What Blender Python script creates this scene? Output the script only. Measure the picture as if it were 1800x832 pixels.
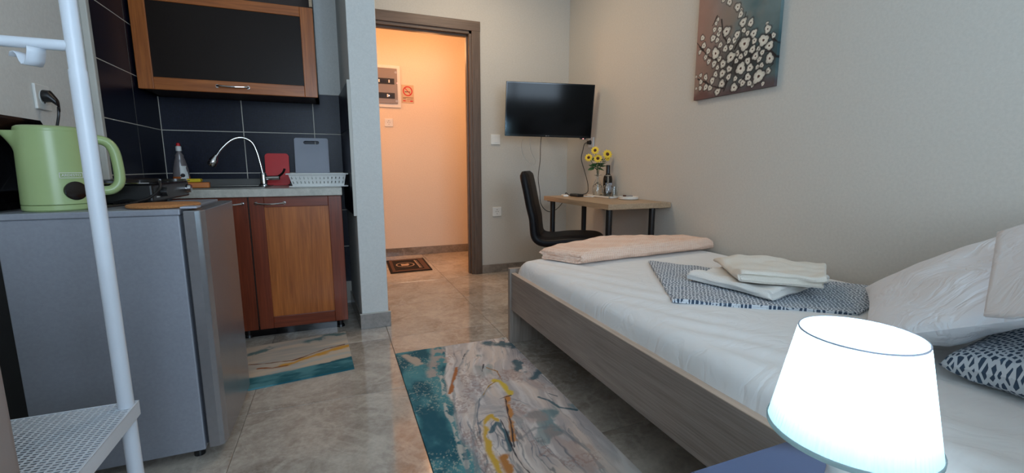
import bpy, math, random
import numpy as np
from mathutils import Vector, Matrix, noise as mnoise
random.seed(7)
for o in list(bpy.data.objects): bpy.data.objects.remove(o)
SC = bpy.context.scene
COL = SC.collection
PI = math.pi

# ------------------------------------------------------------------ camera
cam_d = bpy.data.cameras.new('camera'); cam = bpy.data.objects.new('camera', cam_d); COL.objects.link(cam)
cam_d.sensor_width = 36.0; cam_d.sensor_fit = 'HORIZONTAL'
cam_d.lens = 777.6 * 36.0 / 1800.0
cam_d.clip_start = 0.02
yaw, pit = 0.376796, 0.154544
cam.location = (0, 0, 0.94)
F = Vector((math.sin(yaw)*math.cos(pit), math.cos(yaw)*math.cos(pit), -math.sin(pit)))
cam.rotation_euler = F.to_track_quat('-Z', 'Y').to_euler()
SC.camera = cam

# ------------------------------------------------------------------ world, lights, exposure
w = bpy.data.worlds.new('world'); SC.world = w; w.use_nodes = True
wn = w.node_tree
sky = wn.nodes.new('ShaderNodeTexSky'); sky.sky_type = 'NISHITA'; sky.sun_disc = False
sky.sun_elevation = math.radians(38); sky.sun_rotation = math.radians(60)
wn.links.new(sky.outputs[0], wn.nodes['Background'].inputs[0])
wn.nodes['Background'].inputs[1].default_value = 0.12

def area(name, loc, rot, sx, sy, power, col):
    d = bpy.data.lights.new(name, 'AREA'); d.shape = 'RECTANGLE'; d.size = sx; d.size_y = sy
    d.energy = power; d.color = col
    o = bpy.data.objects.new(name, d); COL.objects.link(o); o.location = loc; o.rotation_euler = rot
    return o
# daylight through the window behind the camera
area('window_daylight', (0.45, -1.62, 1.45), (math.radians(90), 0, 0), 1.7, 1.2, 60, (0.64, 0.81, 1.0))
# ceiling lamp of the room (above the frame)
area('ceiling_lamp_light', (1.0, 2.9, 2.55), (0, 0, 0), 0.5, 0.5, 11, (1.0, 0.78, 0.56))

SC.view_settings.view_transform = 'Standard'
SC.view_settings.look = 'None'
SC.view_settings.exposure = 0.0
SC.view_settings.gamma = 1.0
SC.view_settings.use_curve_mapping = False

# ------------------------------------------------------------------ helpers
def lin(c):
    c = c/255.0
    return c/12.92 if c <= 0.04045 else ((c+0.055)/1.055)**2.4
def S(r, g, b): return (lin(r), lin(g), lin(b), 1.0)

class NT:
    def __init__(s, name):
        s.m = bpy.data.materials.new(name); s.m.use_nodes = True
        s.t = s.m.node_tree; s.n = s.t.nodes; s.b = s.n['Principled BSDF']
    def add(s, kind, **kw):
        n = s.n.new(kind)
        for k, v in kw.items():
            if hasattr(n, k): setattr(n, k, v)
        return n
    def link(s, a, b): s.t.links.new(a, b)
    def coord(s, scale=(1,1,1), rot=(0,0,0), src='Object'):
        tc = s.n.new('ShaderNodeTexCoord'); mp = s.n.new('ShaderNodeMapping')
        mp.inputs['Scale'].default_value = scale; mp.inputs['Rotation'].default_value = rot
        s.link(tc.outputs[src], mp.inputs[0]); return mp.outputs[0]
    def noise(s, co, scale, detail=4, rough=.5, dist=0):
        n = s.n.new('ShaderNodeTexNoise'); n.inputs['Scale'].default_value = scale
        n.inputs['Detail'].default_value = detail; n.inputs['Roughness'].default_value = rough
        n.inputs['Distortion'].default_value = dist
        if co is not None: s.link(co, n.inputs['Vector'])
        return n.outputs['Fac']
    def ramp(s, fac, stops):
        r = s.n.new('ShaderNodeValToRGB'); s.link(fac, r.inputs[0]); e = r.color_ramp.elements
        while len(e) < len(stops): e.new(0.5)
        for i, (p, c) in enumerate(stops): e[i].position = p; e[i].color = c
        return r.outputs[0]
    def mix(s, fac, a, b, mode='MIX'):
        m = s.n.new('ShaderNodeMix'); m.data_type = 'RGBA'; m.blend_type = mode
        for sock, v in ((m.inputs[0], fac), (m.inputs[6], a), (m.inputs[7], b)):
            if hasattr(v, 'is_linked') or isinstance(v, bpy.types.NodeSocket): s.link(v, sock)
            else: sock.default_value = v
        return m.outputs[2]
    def bump(s, h, strength, dist=0.002):
        b = s.n.new('ShaderNodeBump'); b.inputs['Strength'].default_value = strength
        b.inputs['Distance'].default_value = dist
        s.link(h, b.inputs['Height']); s.link(b.outputs[0], s.b.inputs['Normal'])
    def set(s, **kw):
        for k, v in kw.items():
            i = s.b.inputs[k.replace('_', ' ')]
            if isinstance(v, bpy.types.NodeSocket): s.link(v, i)
            else: i.default_value = v
        return s.m

def plain(name, col, rough=.5, metal=0.0, var=.06, vscale=6, bump=0, bscale=200, **kw):
    t = NT(name); co = t.coord()
    f = t.noise(co, vscale, 5)
    d = tuple(max(0, c*(1-var)) for c in col[:3])+(1,); l = tuple(min(1, c*(1+var)) for c in col[:3])+(1,)
    t.set(Base_Color=t.ramp(f, [(.3, d), (.7, l)]), Roughness=rough, Metallic=metal, **kw)
    if bump: t.bump(t.noise(co, bscale, 3), bump)
    return t.m

def wood(name, c1, c2, axis=2, rough=.4, scale=1.0, fine=60, bump=.08):
    t = NT(name)
    sc = [14*scale]*3; sc[axis] = 1.2*scale
    co = t.coord(scale=tuple(sc))
    f = t.noise(co, 1.5, 6, .6, 1.2)
    sc2 = [fine*scale]*3; sc2[axis] = 2.0*scale
    g = t.noise(t.coord(scale=tuple(sc2)), 2.0, 3, .6)
    a = t.ramp(f, [(.3, c1), (.7, c2)])
    b = t.mix(.35, a, t.ramp(g, [(.35, tuple(x*.55 for x in c1[:3])+(1,)), (.65, c2)]))
    t.set(Base_Color=b, Roughness=rough)
    t.bump(g, bump, .001)
    return t.m

class MB:
    def __init__(s): s.v = []; s.f = []
    def quad(s, *p):
        n = len(s.v); s.v += [tuple(q) for q in p]; s.f.append(tuple(range(n, n+len(p)))); return s
    def box(s, a, b, M=None):
        x0, y0, z0 = a; x1, y1, z1 = b
        x0, x1 = min(x0, x1), max(x0, x1); y0, y1 = min(y0, y1), max(y0, y1); z0, z1 = min(z0, z1), max(z0, z1)
        P = [(x0,y0,z0),(x1,y0,z0),(x1,y1,z0),(x0,y1,z0),(x0,y0,z1),(x1,y0,z1),(x1,y1,z1),(x0,y1,z1)]
        if M is not None: P = [tuple(M @ Vector(p)) for p in P]
        n = len(s.v); s.v += P
        s.f += [tuple(n+i for i in f) for f in ((0,3,2,1),(4,5,6,7),(0,1,5,4),(1,2,6,5),(2,3,7,6),(3,0,4,7))]
        return s
    def prism(s, poly, z0, z1):
        n = len(s.v); k = len(poly)
        s.v += [(x, y, z0) for x, y in poly] + [(x, y, z1) for x, y in poly]
        s.f.append(tuple(range(n+k-1, n-1, -1))); s.f.append(tuple(range(n+k, n+2*k)))
        for i in range(k): j = (i+1) % k; s.f.append((n+i, n+j, n+k+j, n+k+i))
        return s
    def loft(s, rings, closed=True, cap=True):
        n = len(s.v); k = len(rings[0])
        for r in rings: s.v += [tuple(p) for p in r]
        for i in range(len(rings)-1):
            for j in range(k if closed else k-1):
                a = n+i*k+j; b = n+i*k+(j+1) % k
                s.f.append((a, b, b+k, a+k))
        if cap:
            s.f.append(tuple(range(n+k-1, n-1, -1))); m = n+(len(rings)-1)*k; s.f.append(tuple(range(m, m+k)))
        return s
    def lathe(s, prof, c=(0,0,0), seg=32, M=None, cap=True):
        rings = []
        for r, z in prof:
            ring = [Vector((r*math.cos(2*PI*i/seg), r*math.sin(2*PI*i/seg), z)) for i in range(seg)]
            if M is not None: ring = [M @ p for p in ring]
            rings.append([p+Vector(c) for p in ring])
        return s.loft(rings, cap=cap)
    def cyl(s, p0, p1, r0, r1=None, seg=20):
        r1 = r0 if r1 is None else r1
        p0 = Vector(p0); p1 = Vector(p1); d = p1-p0
        q = d.to_track_quat('Z', 'Y').to_matrix()
        rg = lambda p, r: [p+q @ Vector((r*math.cos(2*PI*i/seg), r*math.sin(2*PI*i/seg), 0)) for i in range(seg)]
        return s.loft([rg(p0, r0), rg(p1, r1)])
    def tube(s, pts, r, seg=10, sub=6, flat=None):
        pts = [Vector(p) for p in pts]
        if sub > 1 and len(pts) > 2:
            out = []
            for i in range(len(pts)-1):
                p0 = pts[max(i-1, 0)]; p1 = pts[i]; p2 = pts[i+1]; p3 = pts[min(i+2, len(pts)-1)]
                for k in range(sub):
                    t = k/sub
                    out.append(0.5*((2*p1)+(-p0+p2)*t+(2*p0-5*p1+4*p2-p3)*t*t+(-p0+3*p1-3*p2+p3)*t**3))
            out.append(pts[-1]); pts = out
        rings = []; up = Vector((0, 0, 1)); N = len(pts)
        t0 = (pts[1]-pts[0]).normalized()
        if abs(t0.dot(up)) > .95: up = Vector((0, 1, 0))
        n = (up-t0*up.dot(t0)).normalized()
        for i, p in enumerate(pts):
            t = (pts[min(i+1, N-1)]-pts[max(i-1, 0)]).normalized()
            n = (n-t*n.dot(t)).normalized(); b = t.cross(n)
            rr = r[min(len(r)-1, int(i*len(r)/N))] if isinstance(r, (list, tuple)) else r
            fx, fy = (rr, rr) if flat is None else (rr*flat[0], rr*flat[1])
            rings.append([p+n*fx*math.cos(2*PI*j/seg)+b*fy*math.sin(2*PI*j/seg) for j in range(seg)])
        return s.loft(rings)
    def grid(s, fn, nu, nv):
        n = len(s.v)
        for i in range(nu+1):
            for j in range(nv+1): s.v.append(tuple(fn(i/nu, j/nv)))
        for i in range(nu):
            for j in range(nv):
                a = n+i*(nv+1)+j; s.f.append((a, a+nv+1, a+nv+2, a+1))
        return s
    def build(s, name, mat, parent=None, bev=0, smooth=False, loc=None, world=False, seg=2, rot=None):
        me = bpy.data.meshes.new(name)
        V = s.v
        if world and parent is not None:
            L = parent_loc(parent); V = [(x-L[0], y-L[1], z-L[2]) for x, y, z in V]
        me.from_pydata(V, [], s.f); me.update()
        me.materials.append(mat)
        o = bpy.data.objects.new(name, me); COL.objects.link(o)
        if parent is not None: o.parent = parent
        if loc: o.location = loc
        if rot: o.rotation_euler = rot
        if smooth:
            me.polygons.foreach_set('use_smooth', [True]*len(me.polygons))
            try: me.set_sharp_from_angle(angle=math.radians(35))
            except Exception: pass
        if bev:
            b = o.modifiers.new('bevel', 'BEVEL'); b.width = bev; b.segments = seg; b.limit_method = 'ANGLE'
            b.angle_limit = math.radians(40)
        return o

def parent_loc(o):
    L = Vector(o.location)
    while o.parent is not None: o = o.parent; L += Vector(o.location)
    return L
def tag(o, label=None, cat=None, group=None, kind=None):
    if label: o['label'] = label
    if cat: o['category'] = cat
    if group: o['group'] = group
    if kind: o['kind'] = kind
    return o
def thing(name, label, cat, loc=(0,0,0), rotz=0, group=None):
    o = bpy.data.objects.new(name, None); COL.objects.link(o); o.empty_display_size = .05
    o.location = loc; o.rotation_euler = (0, 0, rotz)
    return tag(o, label, cat, group)
def struct(o, label, cat='structure'):
    o['kind'] = 'structure'; o['label'] = label; o['category'] = cat; return o
def text(name, body, size, mat, parent, M, depth=.0004, align='CENTER'):
    cu = bpy.data.curves.new(name, 'FONT'); cu.body = body; cu.size = size; cu.extrude = depth
    cu.align_x = align; cu.align_y = 'CENTER'; cu.resolution_u = 3
    t = bpy.data.objects.new('tmp', cu); COL.objects.link(t)
    bpy.context.view_layer.update()
    dg = bpy.context.evaluated_depsgraph_get()
    me = bpy.data.meshes.new_from_object(t.evaluated_get(dg))
    bpy.data.objects.remove(t)
    me.transform(M); me.materials.clear(); me.materials.append(mat)
    o = bpy.data.objects.new(name, me); COL.objects.link(o); o.parent = parent
    return o

# ------------------------------------------------------------------ numpy painting
def vnoise(x, y, seed):
    rs = np.random.RandomState(seed); T = rs.rand(256, 256)
    xi = np.floor(x).astype(int); yi = np.floor(y).astype(int); fx = x-xi; fy = y-yi
    fx = fx*fx*(3-2*fx); fy = fy*fy*(3-2*fy)
    g = lambda a, b: T[a % 256, b % 256]
    return (g(xi, yi)*(1-fx)+g(xi+1, yi)*fx)*(1-fy)+(g(xi, yi+1)*(1-fx)+g(xi+1, yi+1)*fx)*fy
def fbm(x, y, seed, o=4):
    r = 0; a = .5; t = 0
    for k in range(o): r = r+a*vnoise(x*2**k, y*2**k, seed+k); t += a; a *= .5
    return r/t
def sm(a, b, x): t = np.clip((x-a)/(b-a), 0, 1); return t*t*(3-2*t)
def dseg(x, y, pts):
    d = np.full(x.shape, 9.0)
    for (ax, ay), (bx, by) in zip(pts[:-1], pts[1:]):
        vx, vy = bx-ax, by-ay; L = vx*vx+vy*vy+1e-12
        t = np.clip(((x-ax)*vx+(y-ay)*vy)/L, 0, 1)
        d = np.minimum(d, np.hypot(x-ax-t*vx, y-ay-t*vy))
    return d
def L3(r, g, b): return np.array([lin(r), lin(g), lin(b)])
def stroke(col, x, y, pts, w, c, seed=1, jit=.5, soft=.5, op=1.0):
    n = fbm(x*28, y*28, seed, 4)-.5
    d = dseg(x+n*w*jit, y+(fbm(x*26, y*26, seed+9, 4)-.5)*w*jit, pts)
    m = (1-sm(w*(1-soft), w*(1+soft*.6), d+n*w*jit))*op
    return col*(1-m[..., None])+c*m[..., None]
def painted(name, P0, U, V, nu, nv, colfn, mat, parent, th, N):
    """grid of (nu+1)x(nv+1) points P0+u*U+v*V painted by colfn(u,v), with sides of thickness th against N"""
    u, v = np.meshgrid(np.linspace(0, 1, nu+1), np.linspace(0, 1, nv+1), indexing='ij')
    P = np.array(P0)+u[..., None]*np.array(U)+v[..., None]*np.array(V)
    C = colfn(u, v)
    V0 = P.reshape(-1, 3); C0 = C.reshape(-1, 3)
    idx = np.arange((nu+1)*(nv+1)).reshape(nu+1, nv+1)
    a = idx[:-1, :-1].ravel(); b = idx[1:, :-1].ravel(); c = idx[1:, 1:].ravel(); d = idx[:-1, 1:].ravel()
    faces = np.stack([a, b, c, d], 1)
    ring = np.concatenate([idx[:, 0], idx[-1, 1:], idx[-2::-1, -1], idx[0, -2:0:-1]])
    n0 = len(V0); R = V0[ring]-np.array(N)*th
    V1 = np.concatenate([V0, R]); C1 = np.concatenate([C0, C0[ring]])
    k = len(ring); j = np.arange(k); jn = (j+1) % k
    side = np.stack([ring[j], n0+j, n0+jn, ring[jn]], 1)
    F_ = np.concatenate([faces, side]).tolist(); F_.append([int(q) for q in (n0+np.arange(k))[::-1]])
    me = bpy.data.meshes.new(name); me.from_pydata(V1.tolist(), [], F_); me.update()
    at = me.color_attributes.new('paint', 'FLOAT_COLOR', 'POINT')
    at.data.foreach_set('color', np.concatenate([C1, np.ones((len(C1), 1))], 1).astype(np.float32).ravel())
    me.materials.append(mat)
    o = bpy.data.objects.new(name, me); COL.objects.link(o)
    if parent is not None: o.parent = parent
    return o
def paint_mat(name, rough, bump=.15, bs=400):
    t = NT(name); a = t.n.new('ShaderNodeAttribute'); a.attribute_name = 'paint'
    t.set(Base_Color=a.outputs['Color'], Roughness=rough, Specular_IOR_Level=.2)
    t.bump(t.noise(t.coord(), bs, 3), bump, .001)
    return t.m
# ------------------------------------------------------------------ materials
def wall_mat(name, col, bump=.25):
    t = NT(name); co = t.coord()
    f = t.noise(co, 1.3, 5); g = t.noise(co, 90, 4, .7)
    d = tuple(c*.93 for c in col[:3])+(1,)
    base = t.ramp(f, [(.3, d), (.7, col)])
    base = t.mix(.25, base, t.ramp(g, [(.3, tuple(c*.75 for c in col[:3])+(1,)), (.7, tuple(min(1, c*1.15) for c in col[:3])+(1,))]))
    t.set(Base_Color=base, Roughness=.85)
    t.bump(g, bump, .002)
    return t.m
M = {}
M['wall'] = wall_mat('plaster_greige', S(205, 200, 190))
M['wall_w'] = wall_mat('plaster_white', S(226, 226, 222))
M['wall_hall'] = wall_mat('plaster_hall', S(235, 222, 205), .1)
M['ceil'] = plain('ceiling_white', S(228, 226, 220), .9)
def marble(name, c1, c2, vein, rough=.16, off=0):
    t = NT(name); co = t.coord()
    tc = t.n.new('ShaderNodeTexCoord')
    ob = t.n.new('ShaderNodeObjectInfo')
    add = t.n.new('ShaderNodeVectorMath'); add.operation = 'MULTIPLY_ADD'
    gm = t.n.new('ShaderNodeNewGeometry'); t.link(gm.outputs['Position'], add.inputs[0])
    add.inputs[1].default_value = (1, 1, 1)
    cmb = t.n.new('ShaderNodeCombineXYZ')
    mul = t.n.new('ShaderNodeMath'); mul.operation = 'MULTIPLY'; mul.inputs[1].default_value = 40
    t.link(ob.outputs['Random'], mul.inputs[0]); t.link(mul.outputs[0], cmb.inputs[2]); t.link(cmb.outputs[0], add.inputs[2])
    p = add.outputs[0]
    f = t.noise(p, 3.2, 10, .68, .6)
    base = t.ramp(f, [(.36, c1), (.5, tuple((a+b)/2 for a, b in zip(c1, c2))), (.64, c2)])
    # thin ridged veins
    def vein_fac(sc, w, dist):
        n = t.noise(p, sc, 8, .6, dist)
        s = t.n.new('ShaderNodeMath'); s.operation = 'SUBTRACT'; t.link(n, s.inputs[0]); s.inputs[1].default_value = .5
        a = t.n.new('ShaderNodeMath'); a.operation = 'ABSOLUTE'; t.link(s.outputs[0], a.inputs[0])
        return t.ramp(a.outputs[0], [(0, (1,1,1,1)), (w, (0,0,0,1))])
    base = t.mix(t.mix(.45, (0,0,0,1), vein_fac(2.1, .03, .9)), base, vein)
    base = t.mix(t.mix(.25, (0,0,0,1), vein_fac(5.0, .03, 1.4)), base, vein)
    g = t.noise(p, 45, 4, .7)
    base = t.mix(.18, base, t.ramp(g, [(.35, tuple(x*.5 for x in c1[:3])+(1,)), (.65, vein)]))
    t.set(Base_Color=base, Roughness=rough, Specular_IOR_Level=.9 if rough < .13 else .5)
    return t.m
M['floor'] = marble('marble_tile', S(146, 134, 122), S(200, 190, 177), S(214, 205, 192), .095)
M['grout'] = plain('floor_grout', S(150, 140, 128), .7)
M['skirt'] = marble('marble_skirting', S(118, 108, 98), S(150, 140, 130), S(170, 160, 150), .2)
def navy():
    t = NT('navy_mosaic_tile'); co = t.coord()
    ch = t.n.new('ShaderNodeTexBrick'); ch.offset = 0
    ch.inputs['Scale'].default_value = 1; ch.inputs['Mortar Size'].default_value = .0007
    ch.inputs['Brick Width'].default_value = .0085; ch.inputs['Row Height'].default_value = .0085
    ch.inputs['Color1'].default_value = S(24, 30, 52); ch.inputs['Color2'].default_value = S(18, 23, 42)
    ch.inputs['Mortar'].default_value = S(12, 14, 22)
    gm = t.n.new('ShaderNodeNewGeometry'); sp = t.n.new('ShaderNodeSeparateXYZ'); t.link(gm.outputs['Position'], sp.inputs[0])
    ad = t.n.new('ShaderNodeMath'); t.link(sp.outputs[0], ad.inputs[0]); t.link(sp.outputs[1], ad.inputs[1])
    cb = t.n.new('ShaderNodeCombineXYZ'); t.link(ad.outputs[0], cb.inputs[0]); t.link(sp.outputs[2], cb.inputs[1])
    t.link(cb.outputs[0], ch.inputs['Vector'])
    t.set(Base_Color=ch.outputs['Color'], Roughness=.35, Specular_IOR_Level=.3)
    inv = t.n.new('ShaderNodeMath'); inv.operation = 'SUBTRACT'; inv.inputs[0].default_value = 1; t.link(ch.outputs['Fac'], inv.inputs[1])
    t.bump(inv.outputs[0], .5, .001)
    return t.m
M['navy'] = navy()
M['tgrout'] = plain('tile_grout_white', S(214, 208, 196), .8)
M['trimw'] = plain('white_trim', S(200, 198, 190), .5)
M['plastic_w'] = plain('white_plastic', S(232, 232, 228), .4)
M['frame'] = wood('door_frame_brown', S(88, 72, 62), S(118, 98, 84), 2, .4)
M['frame_h'] = wood('door_head_brown', S(88, 72, 62), S(118, 98, 84), 0, .4)
M['orange'] = wood('cabinet_wood_orange', S(150, 78, 30), S(196, 114, 52), 2, .32)
M['orange_h'] = wood('cabinet_wood_orange_rail', S(150, 78, 30), S(196, 114, 52), 0, .32)
M['dark'] = wood('cabinet_wood_dark', S(104, 44, 26), S(138, 64, 38), 2, .3)
M['dark_h'] = wood('cabinet_wood_dark_rail', S(104, 44, 26), S(138, 64, 38), 0, .3)
M['glassdk'] = plain('frosted_brown_glass', S(34, 25, 21), .33, var=.1, vscale=300, Specular_IOR_Level=.18)
M['carc'] = plain('carcass_dark', S(60, 42, 32), .5)
M['black'] = plain('black_plastic', S(18, 18, 20), .35)
M['blackgl'] = plain('black_gloss', S(8, 8, 10), .12)
M['chrome'] = plain('chrome', S(205, 205, 205), .12, 1.0)
M['steel'] = plain('brushed_steel', S(150, 148, 142), .35, 1.0)
M['upst'] = plain('grey_upstand', S(92, 90, 86), .4)
M['counter'] = marble('counter_laminate', S(170, 168, 158), S(205, 202, 192), S(220, 216, 206), .3)
M['fridge'] = plain('fridge_silver', S(150, 154, 164), .38, .25, var=.05, vscale=120)
M['fridged'] = plain('fridge_door_silver', S(150, 149, 152), .26, .6, var=.04, vscale=60)
M['gasket'] = plain('dark_gasket', S(40, 42, 48), .6)
M['green'] = plain('kettle_green', S(164, 184, 128), .28, var=.03)
M['lens'] = plain('dark_window', S(22, 14, 12), .15)
M['white_m'] = plain('white_painted_metal', S(214, 220, 228), .35)
M['cork'] = plain('cork', S(176, 118, 68), .8, var=.25, vscale=220, bump=.5, bscale=300)
M['sheet'] = plain('white_sheet', S(238, 238, 238), .85, var=.02, bump=.1, bscale=900)
M['pillow'] = plain('white_cotton', S(226, 228, 232), .85, var=.02, bump=.1, bscale=900)
def cotton(name, col, amp, sc):
    t = NT(name); co = t.coord(scale=(1, 1.6, 1), rot=(0, 0, .5))
    n = t.noise(co, sc, 3, .5, 1.6)
    sb = t.n.new('ShaderNodeMath'); sb.operation = 'SUBTRACT'; t.link(n, sb.inputs[0]); sb.inputs[1].default_value = .5
    ab = t.n.new('ShaderNodeMath'); ab.operation = 'ABSOLUTE'; t.link(sb.outputs[0], ab.inputs[0])
    ml = t.n.new('ShaderNodeMath'); ml.operation = 'MINIMUM'; t.link(ab.outputs[0], ml.inputs[0]); ml.inputs[1].default_value = .10
    t.set(Base_Color=col, Roughness=.9); t.bump(ml.outputs[0], amp, .05); return t.m
M['sheet'] = cotton('white_sheet', S(236, 236, 235), .22, 4.5)
M['pillow'] = cotton('white_cotton_pillow', S(232, 234, 238), .45, 6.5)
M['bedwood'] = wood('grey_oak', S(134, 121, 113), S(170, 156, 146), 1, .5, 1.0, 110)
M['bedwood_z'] = wood('grey_oak_upright', S(138, 126, 116), S(174, 162, 150), 2, .5, 1.0, 110)
M['bededge'] = wood('grey_oak_edge', S(186, 166, 148), S(206, 186, 168), 1, .45)
M['desk'] = wood('desk_oak', S(164, 138, 110), S(190, 164, 134), 1, .45)
M['desk_e'] = wood('desk_oak_edge', S(150, 124, 98), S(176, 148, 118), 0, .45)
M['leather'] = plain('black_leatherette', S(14, 14, 18), .5, bump=.15, bscale=250, Specular_IOR_Level=.25)
M['night'] = plain('dark_slate_lacquer', S(54, 57, 72), .35)
M['screen'] = plain('tv_screen', S(5, 5, 7), .10, Specular_IOR_Level=.2)
M['red'] = plain('red_plastic', S(214, 24, 30), .4)
M['greyp'] = plain('grey_plastic', S(168, 172, 184), .4)
M['yellow'] = plain('yellow_sponge', S(222, 190, 40), .9, bump=.6, bscale=500)
M['orng'] = plain('orange_plastic', S(200, 112, 40), .5)
M['ceram'] = plain('white_ceramic', S(228, 224, 214), .25)
M['bottle'] = plain('dark_bottle_glass', S(14, 16, 14), .08)
M['petal'] = plain('yellow_petal', S(238, 202, 60), .7)
M['fcent'] = plain('flower_centre_brown', S(80, 40, 18), .8)
M['leaf'] = plain('leaf_green', S(52, 92, 50), .6)
M['signp'] = plain('sign_paper', S(206, 180, 150), .6)
M['signr'] = plain('sign_red', S(200, 40, 38), .6)
M['ink'] = plain('ink_dark', S(40, 30, 30), .7)
M['panelg'] = plain('panel_grey', S(140, 132, 128), .3)
M['matb'] = plain('mat_black', S(30, 22, 20), .95, bump=.8, bscale=600)
M['matbr'] = plain('mat_brown', S(96, 68, 56), .95, bump=.8, bscale=600)
M['matbe'] = plain('mat_beige', S(196, 168, 146), .95)
M['cabside'] = plain('greige_lacquer', S(150, 138, 134), .5)
M['clearp'] = plain('pale_bottle_plastic', S(120, 112, 112), .15)
M['juice'] = plain('orange_liquid_bottle', S(178, 96, 48), .15)
def glass():
    t = NT('clear_glass'); t.set(Base_Color=(.95, .97, .97, 1), Roughness=.02, Transmission_Weight=1.0, IOR=1.42)
    return t.m
M['glass'] = glass()
def blanket():
    t = NT('peach_waffle'); co = t.coord(scale=(1, 1, 1), rot=(0, 0, math.radians(45)))
    v = t.n.new('ShaderNodeTexVoronoi'); v.inputs['Scale'].default_value = 110; v.inputs['Randomness'].default_value = .15
    t.link(co, v.inputs['Vector'])
    t.set(Base_Color=t.ramp(v.outputs['Distance'], [(.1, S(232, 186, 158)), (.6, S(246, 216, 196))]), Roughness=.95)
    t.bump(v.outputs['Distance'], .8, .004); return t.m
M['blanket'] = blanket()
def towel(name, col):
    t = NT(name); co = t.coord(); n = t.noise(co, 420, 3, .7)
    t.set(Base_Color=t.ramp(n, [(.3, tuple(c*.85 for c in col[:3])+(1,)), (.7, col)]), Roughness=1.0); t.bump(n, .4, .0015); return t.m
M['towel'] = towel('white_terry', S(246, 245, 240))
M['towel2'] = towel('cream_terry', S(240, 234, 222))
def dots(name, scale, thr):
    t = NT(name); co = t.coord()
    v = t.n.new('ShaderNodeTexVoronoi'); v.feature = 'DISTANCE_TO_EDGE'; v.inputs['Scale'].default_value = scale
    v.inputs['Randomness'].default_value = .62
    v.voronoi_dimensions = '2D'
    mp = t.n.new('ShaderNodeMapping'); mp.inputs['Rotation'].default_value = (0, 0, .6); mp.inputs['Scale'].default_value = (1, 1.35, 1)
    t.link(co, mp.inputs[0]); t.link(mp.outputs[0], v.inputs['Vector'])
    t.set(Base_Color=t.ramp(v.outputs['Distance'], [(thr, S(214, 220, 226)), (thr+.03, S(58, 78, 100))]), Roughness=.85)
    t.bump(t.noise(co, 800, 2), .1); return t.m
M['dots'] = dots('dotted_cotton', 72, .17)
M['dotsb'] = dots('dotted_cotton_large', 74, .19)
M['rug'] = paint_mat('printed_rug', .7, .1)
M['canvas'] = paint_mat('painted_canvas', .5, .4, 500)
def shade():
    t = NT('lamp_shade_lit')
    tr = t.n.new('ShaderNodeBsdfTranslucent'); tr.inputs[0].default_value = (.235, .27, .25, 1)
    df = t.n.new('ShaderNodeBsdfDiffuse'); df.inputs[0].default_value = (.30, .32, .34, 1)
    em = t.n.new('ShaderNodeEmission'); em.inputs[0].default_value = (.62, .9, 1.0, 1); em.inputs[1].default_value = .04
    m1 = t.n.new('ShaderNodeMixShader'); m1.inputs[0].default_value = .3
    t.link(tr.outputs[0], m1.inputs[1]); t.link(df.outputs[0], m1.inputs[2])
    ad = t.n.new('ShaderNodeAddShader'); t.link(m1.outputs[0], ad.inputs[0]); t.link(em.outputs[0], ad.inputs[1])
    t.link(ad.outputs[0], t.n['Material Output'].inputs[0]); return t.m
M['shade'] = shade()
def emis(name, col, s):
    t = NT(name); t.set(Base_Color=col, Emission_Color=col, Emission_Strength=s); return t.m
M['dome'] = emis('lit_dome', (1.0, .62, .32, 1), 3.2)
M['bulb'] = emis('lit_bulb', (.8, .95, 1, 1), 30)
M['led'] = emis('red_led', (1, .25, .25, 1), 4)
M['ledw'] = emis('white_led', (1, .8, .8, 1), 5)

# ------------------------------------------------------------------ structure
XL, XR, YB, ZC = -.94, 2.022, 3.71, 2.6
YF = -1.5
fl = struct(MB().box((-1.2, -1.6, -.08), (3.1, 5.0, -.004)).build('floor', M['grout']), 'grey brown marble tiled floor of the room and the hall', 'floor')
j = 0
for ix in range(-3, 6):
    for iy in range(-7, 5):
        x0 = .232+.6*ix; y0 = 2.44+.6*iy
        x1 = x0+.6; y1 = y0+.6
        x0, x1 = max(x0, -1.2), min(x1, 3.1); y0, y1 = max(y0, -1.5), min(y1, 4.8)
        if x1-x0 < .02 or y1-y0 < .02: continue
        if y0 < 3.6 and x0 > XR: continue
        if y1 <= 3.3 and x1 < XL: continue
        g = .0011
        MB().box((x0+g, y0+g, -.004), (x1-g, y1-g, 0)).build('floor_tile', M['floor'], fl, bev=.0008, seg=1)
        j += 1
struct(MB().box((-1.2, -1.6, ZC), (3.1, 3.8, ZC+.05)).build('ceiling', M['ceil']), 'plain white ceiling of the room above the frame', 'ceiling')
wr = struct(MB().box((XR, -1.6, 0), (XR+.12, YB+.1, ZC)).build('wall_right', M['wall']), 'greige textured wall beside the bed with the blossom painting', 'wall')
# back wall with the doorway (opening x .29-1.112, z to 2.06)
DX0, DX1, DZ = .285, 1.112, 2.055
b = MB().box((DX1, YB, 0), (XR+.12, YB+.1, ZC)).box((.22, YB, DZ), (DX1, YB+.1, ZC)).box((.22, YB, 0), (DX0, YB+.1, DZ))
struct(b.build('wall_back', M['wall']), 'greige back wall with the doorway and the television', 'wall')
# left wall (plaster)
struct(MB().box((XL-.1, -1.6, 0), (XL, 3.3, ZC)).build('wall_left', M['wall_w']), 'pale plaster wall on the left with socket behind the rack', 'wall')
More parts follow.
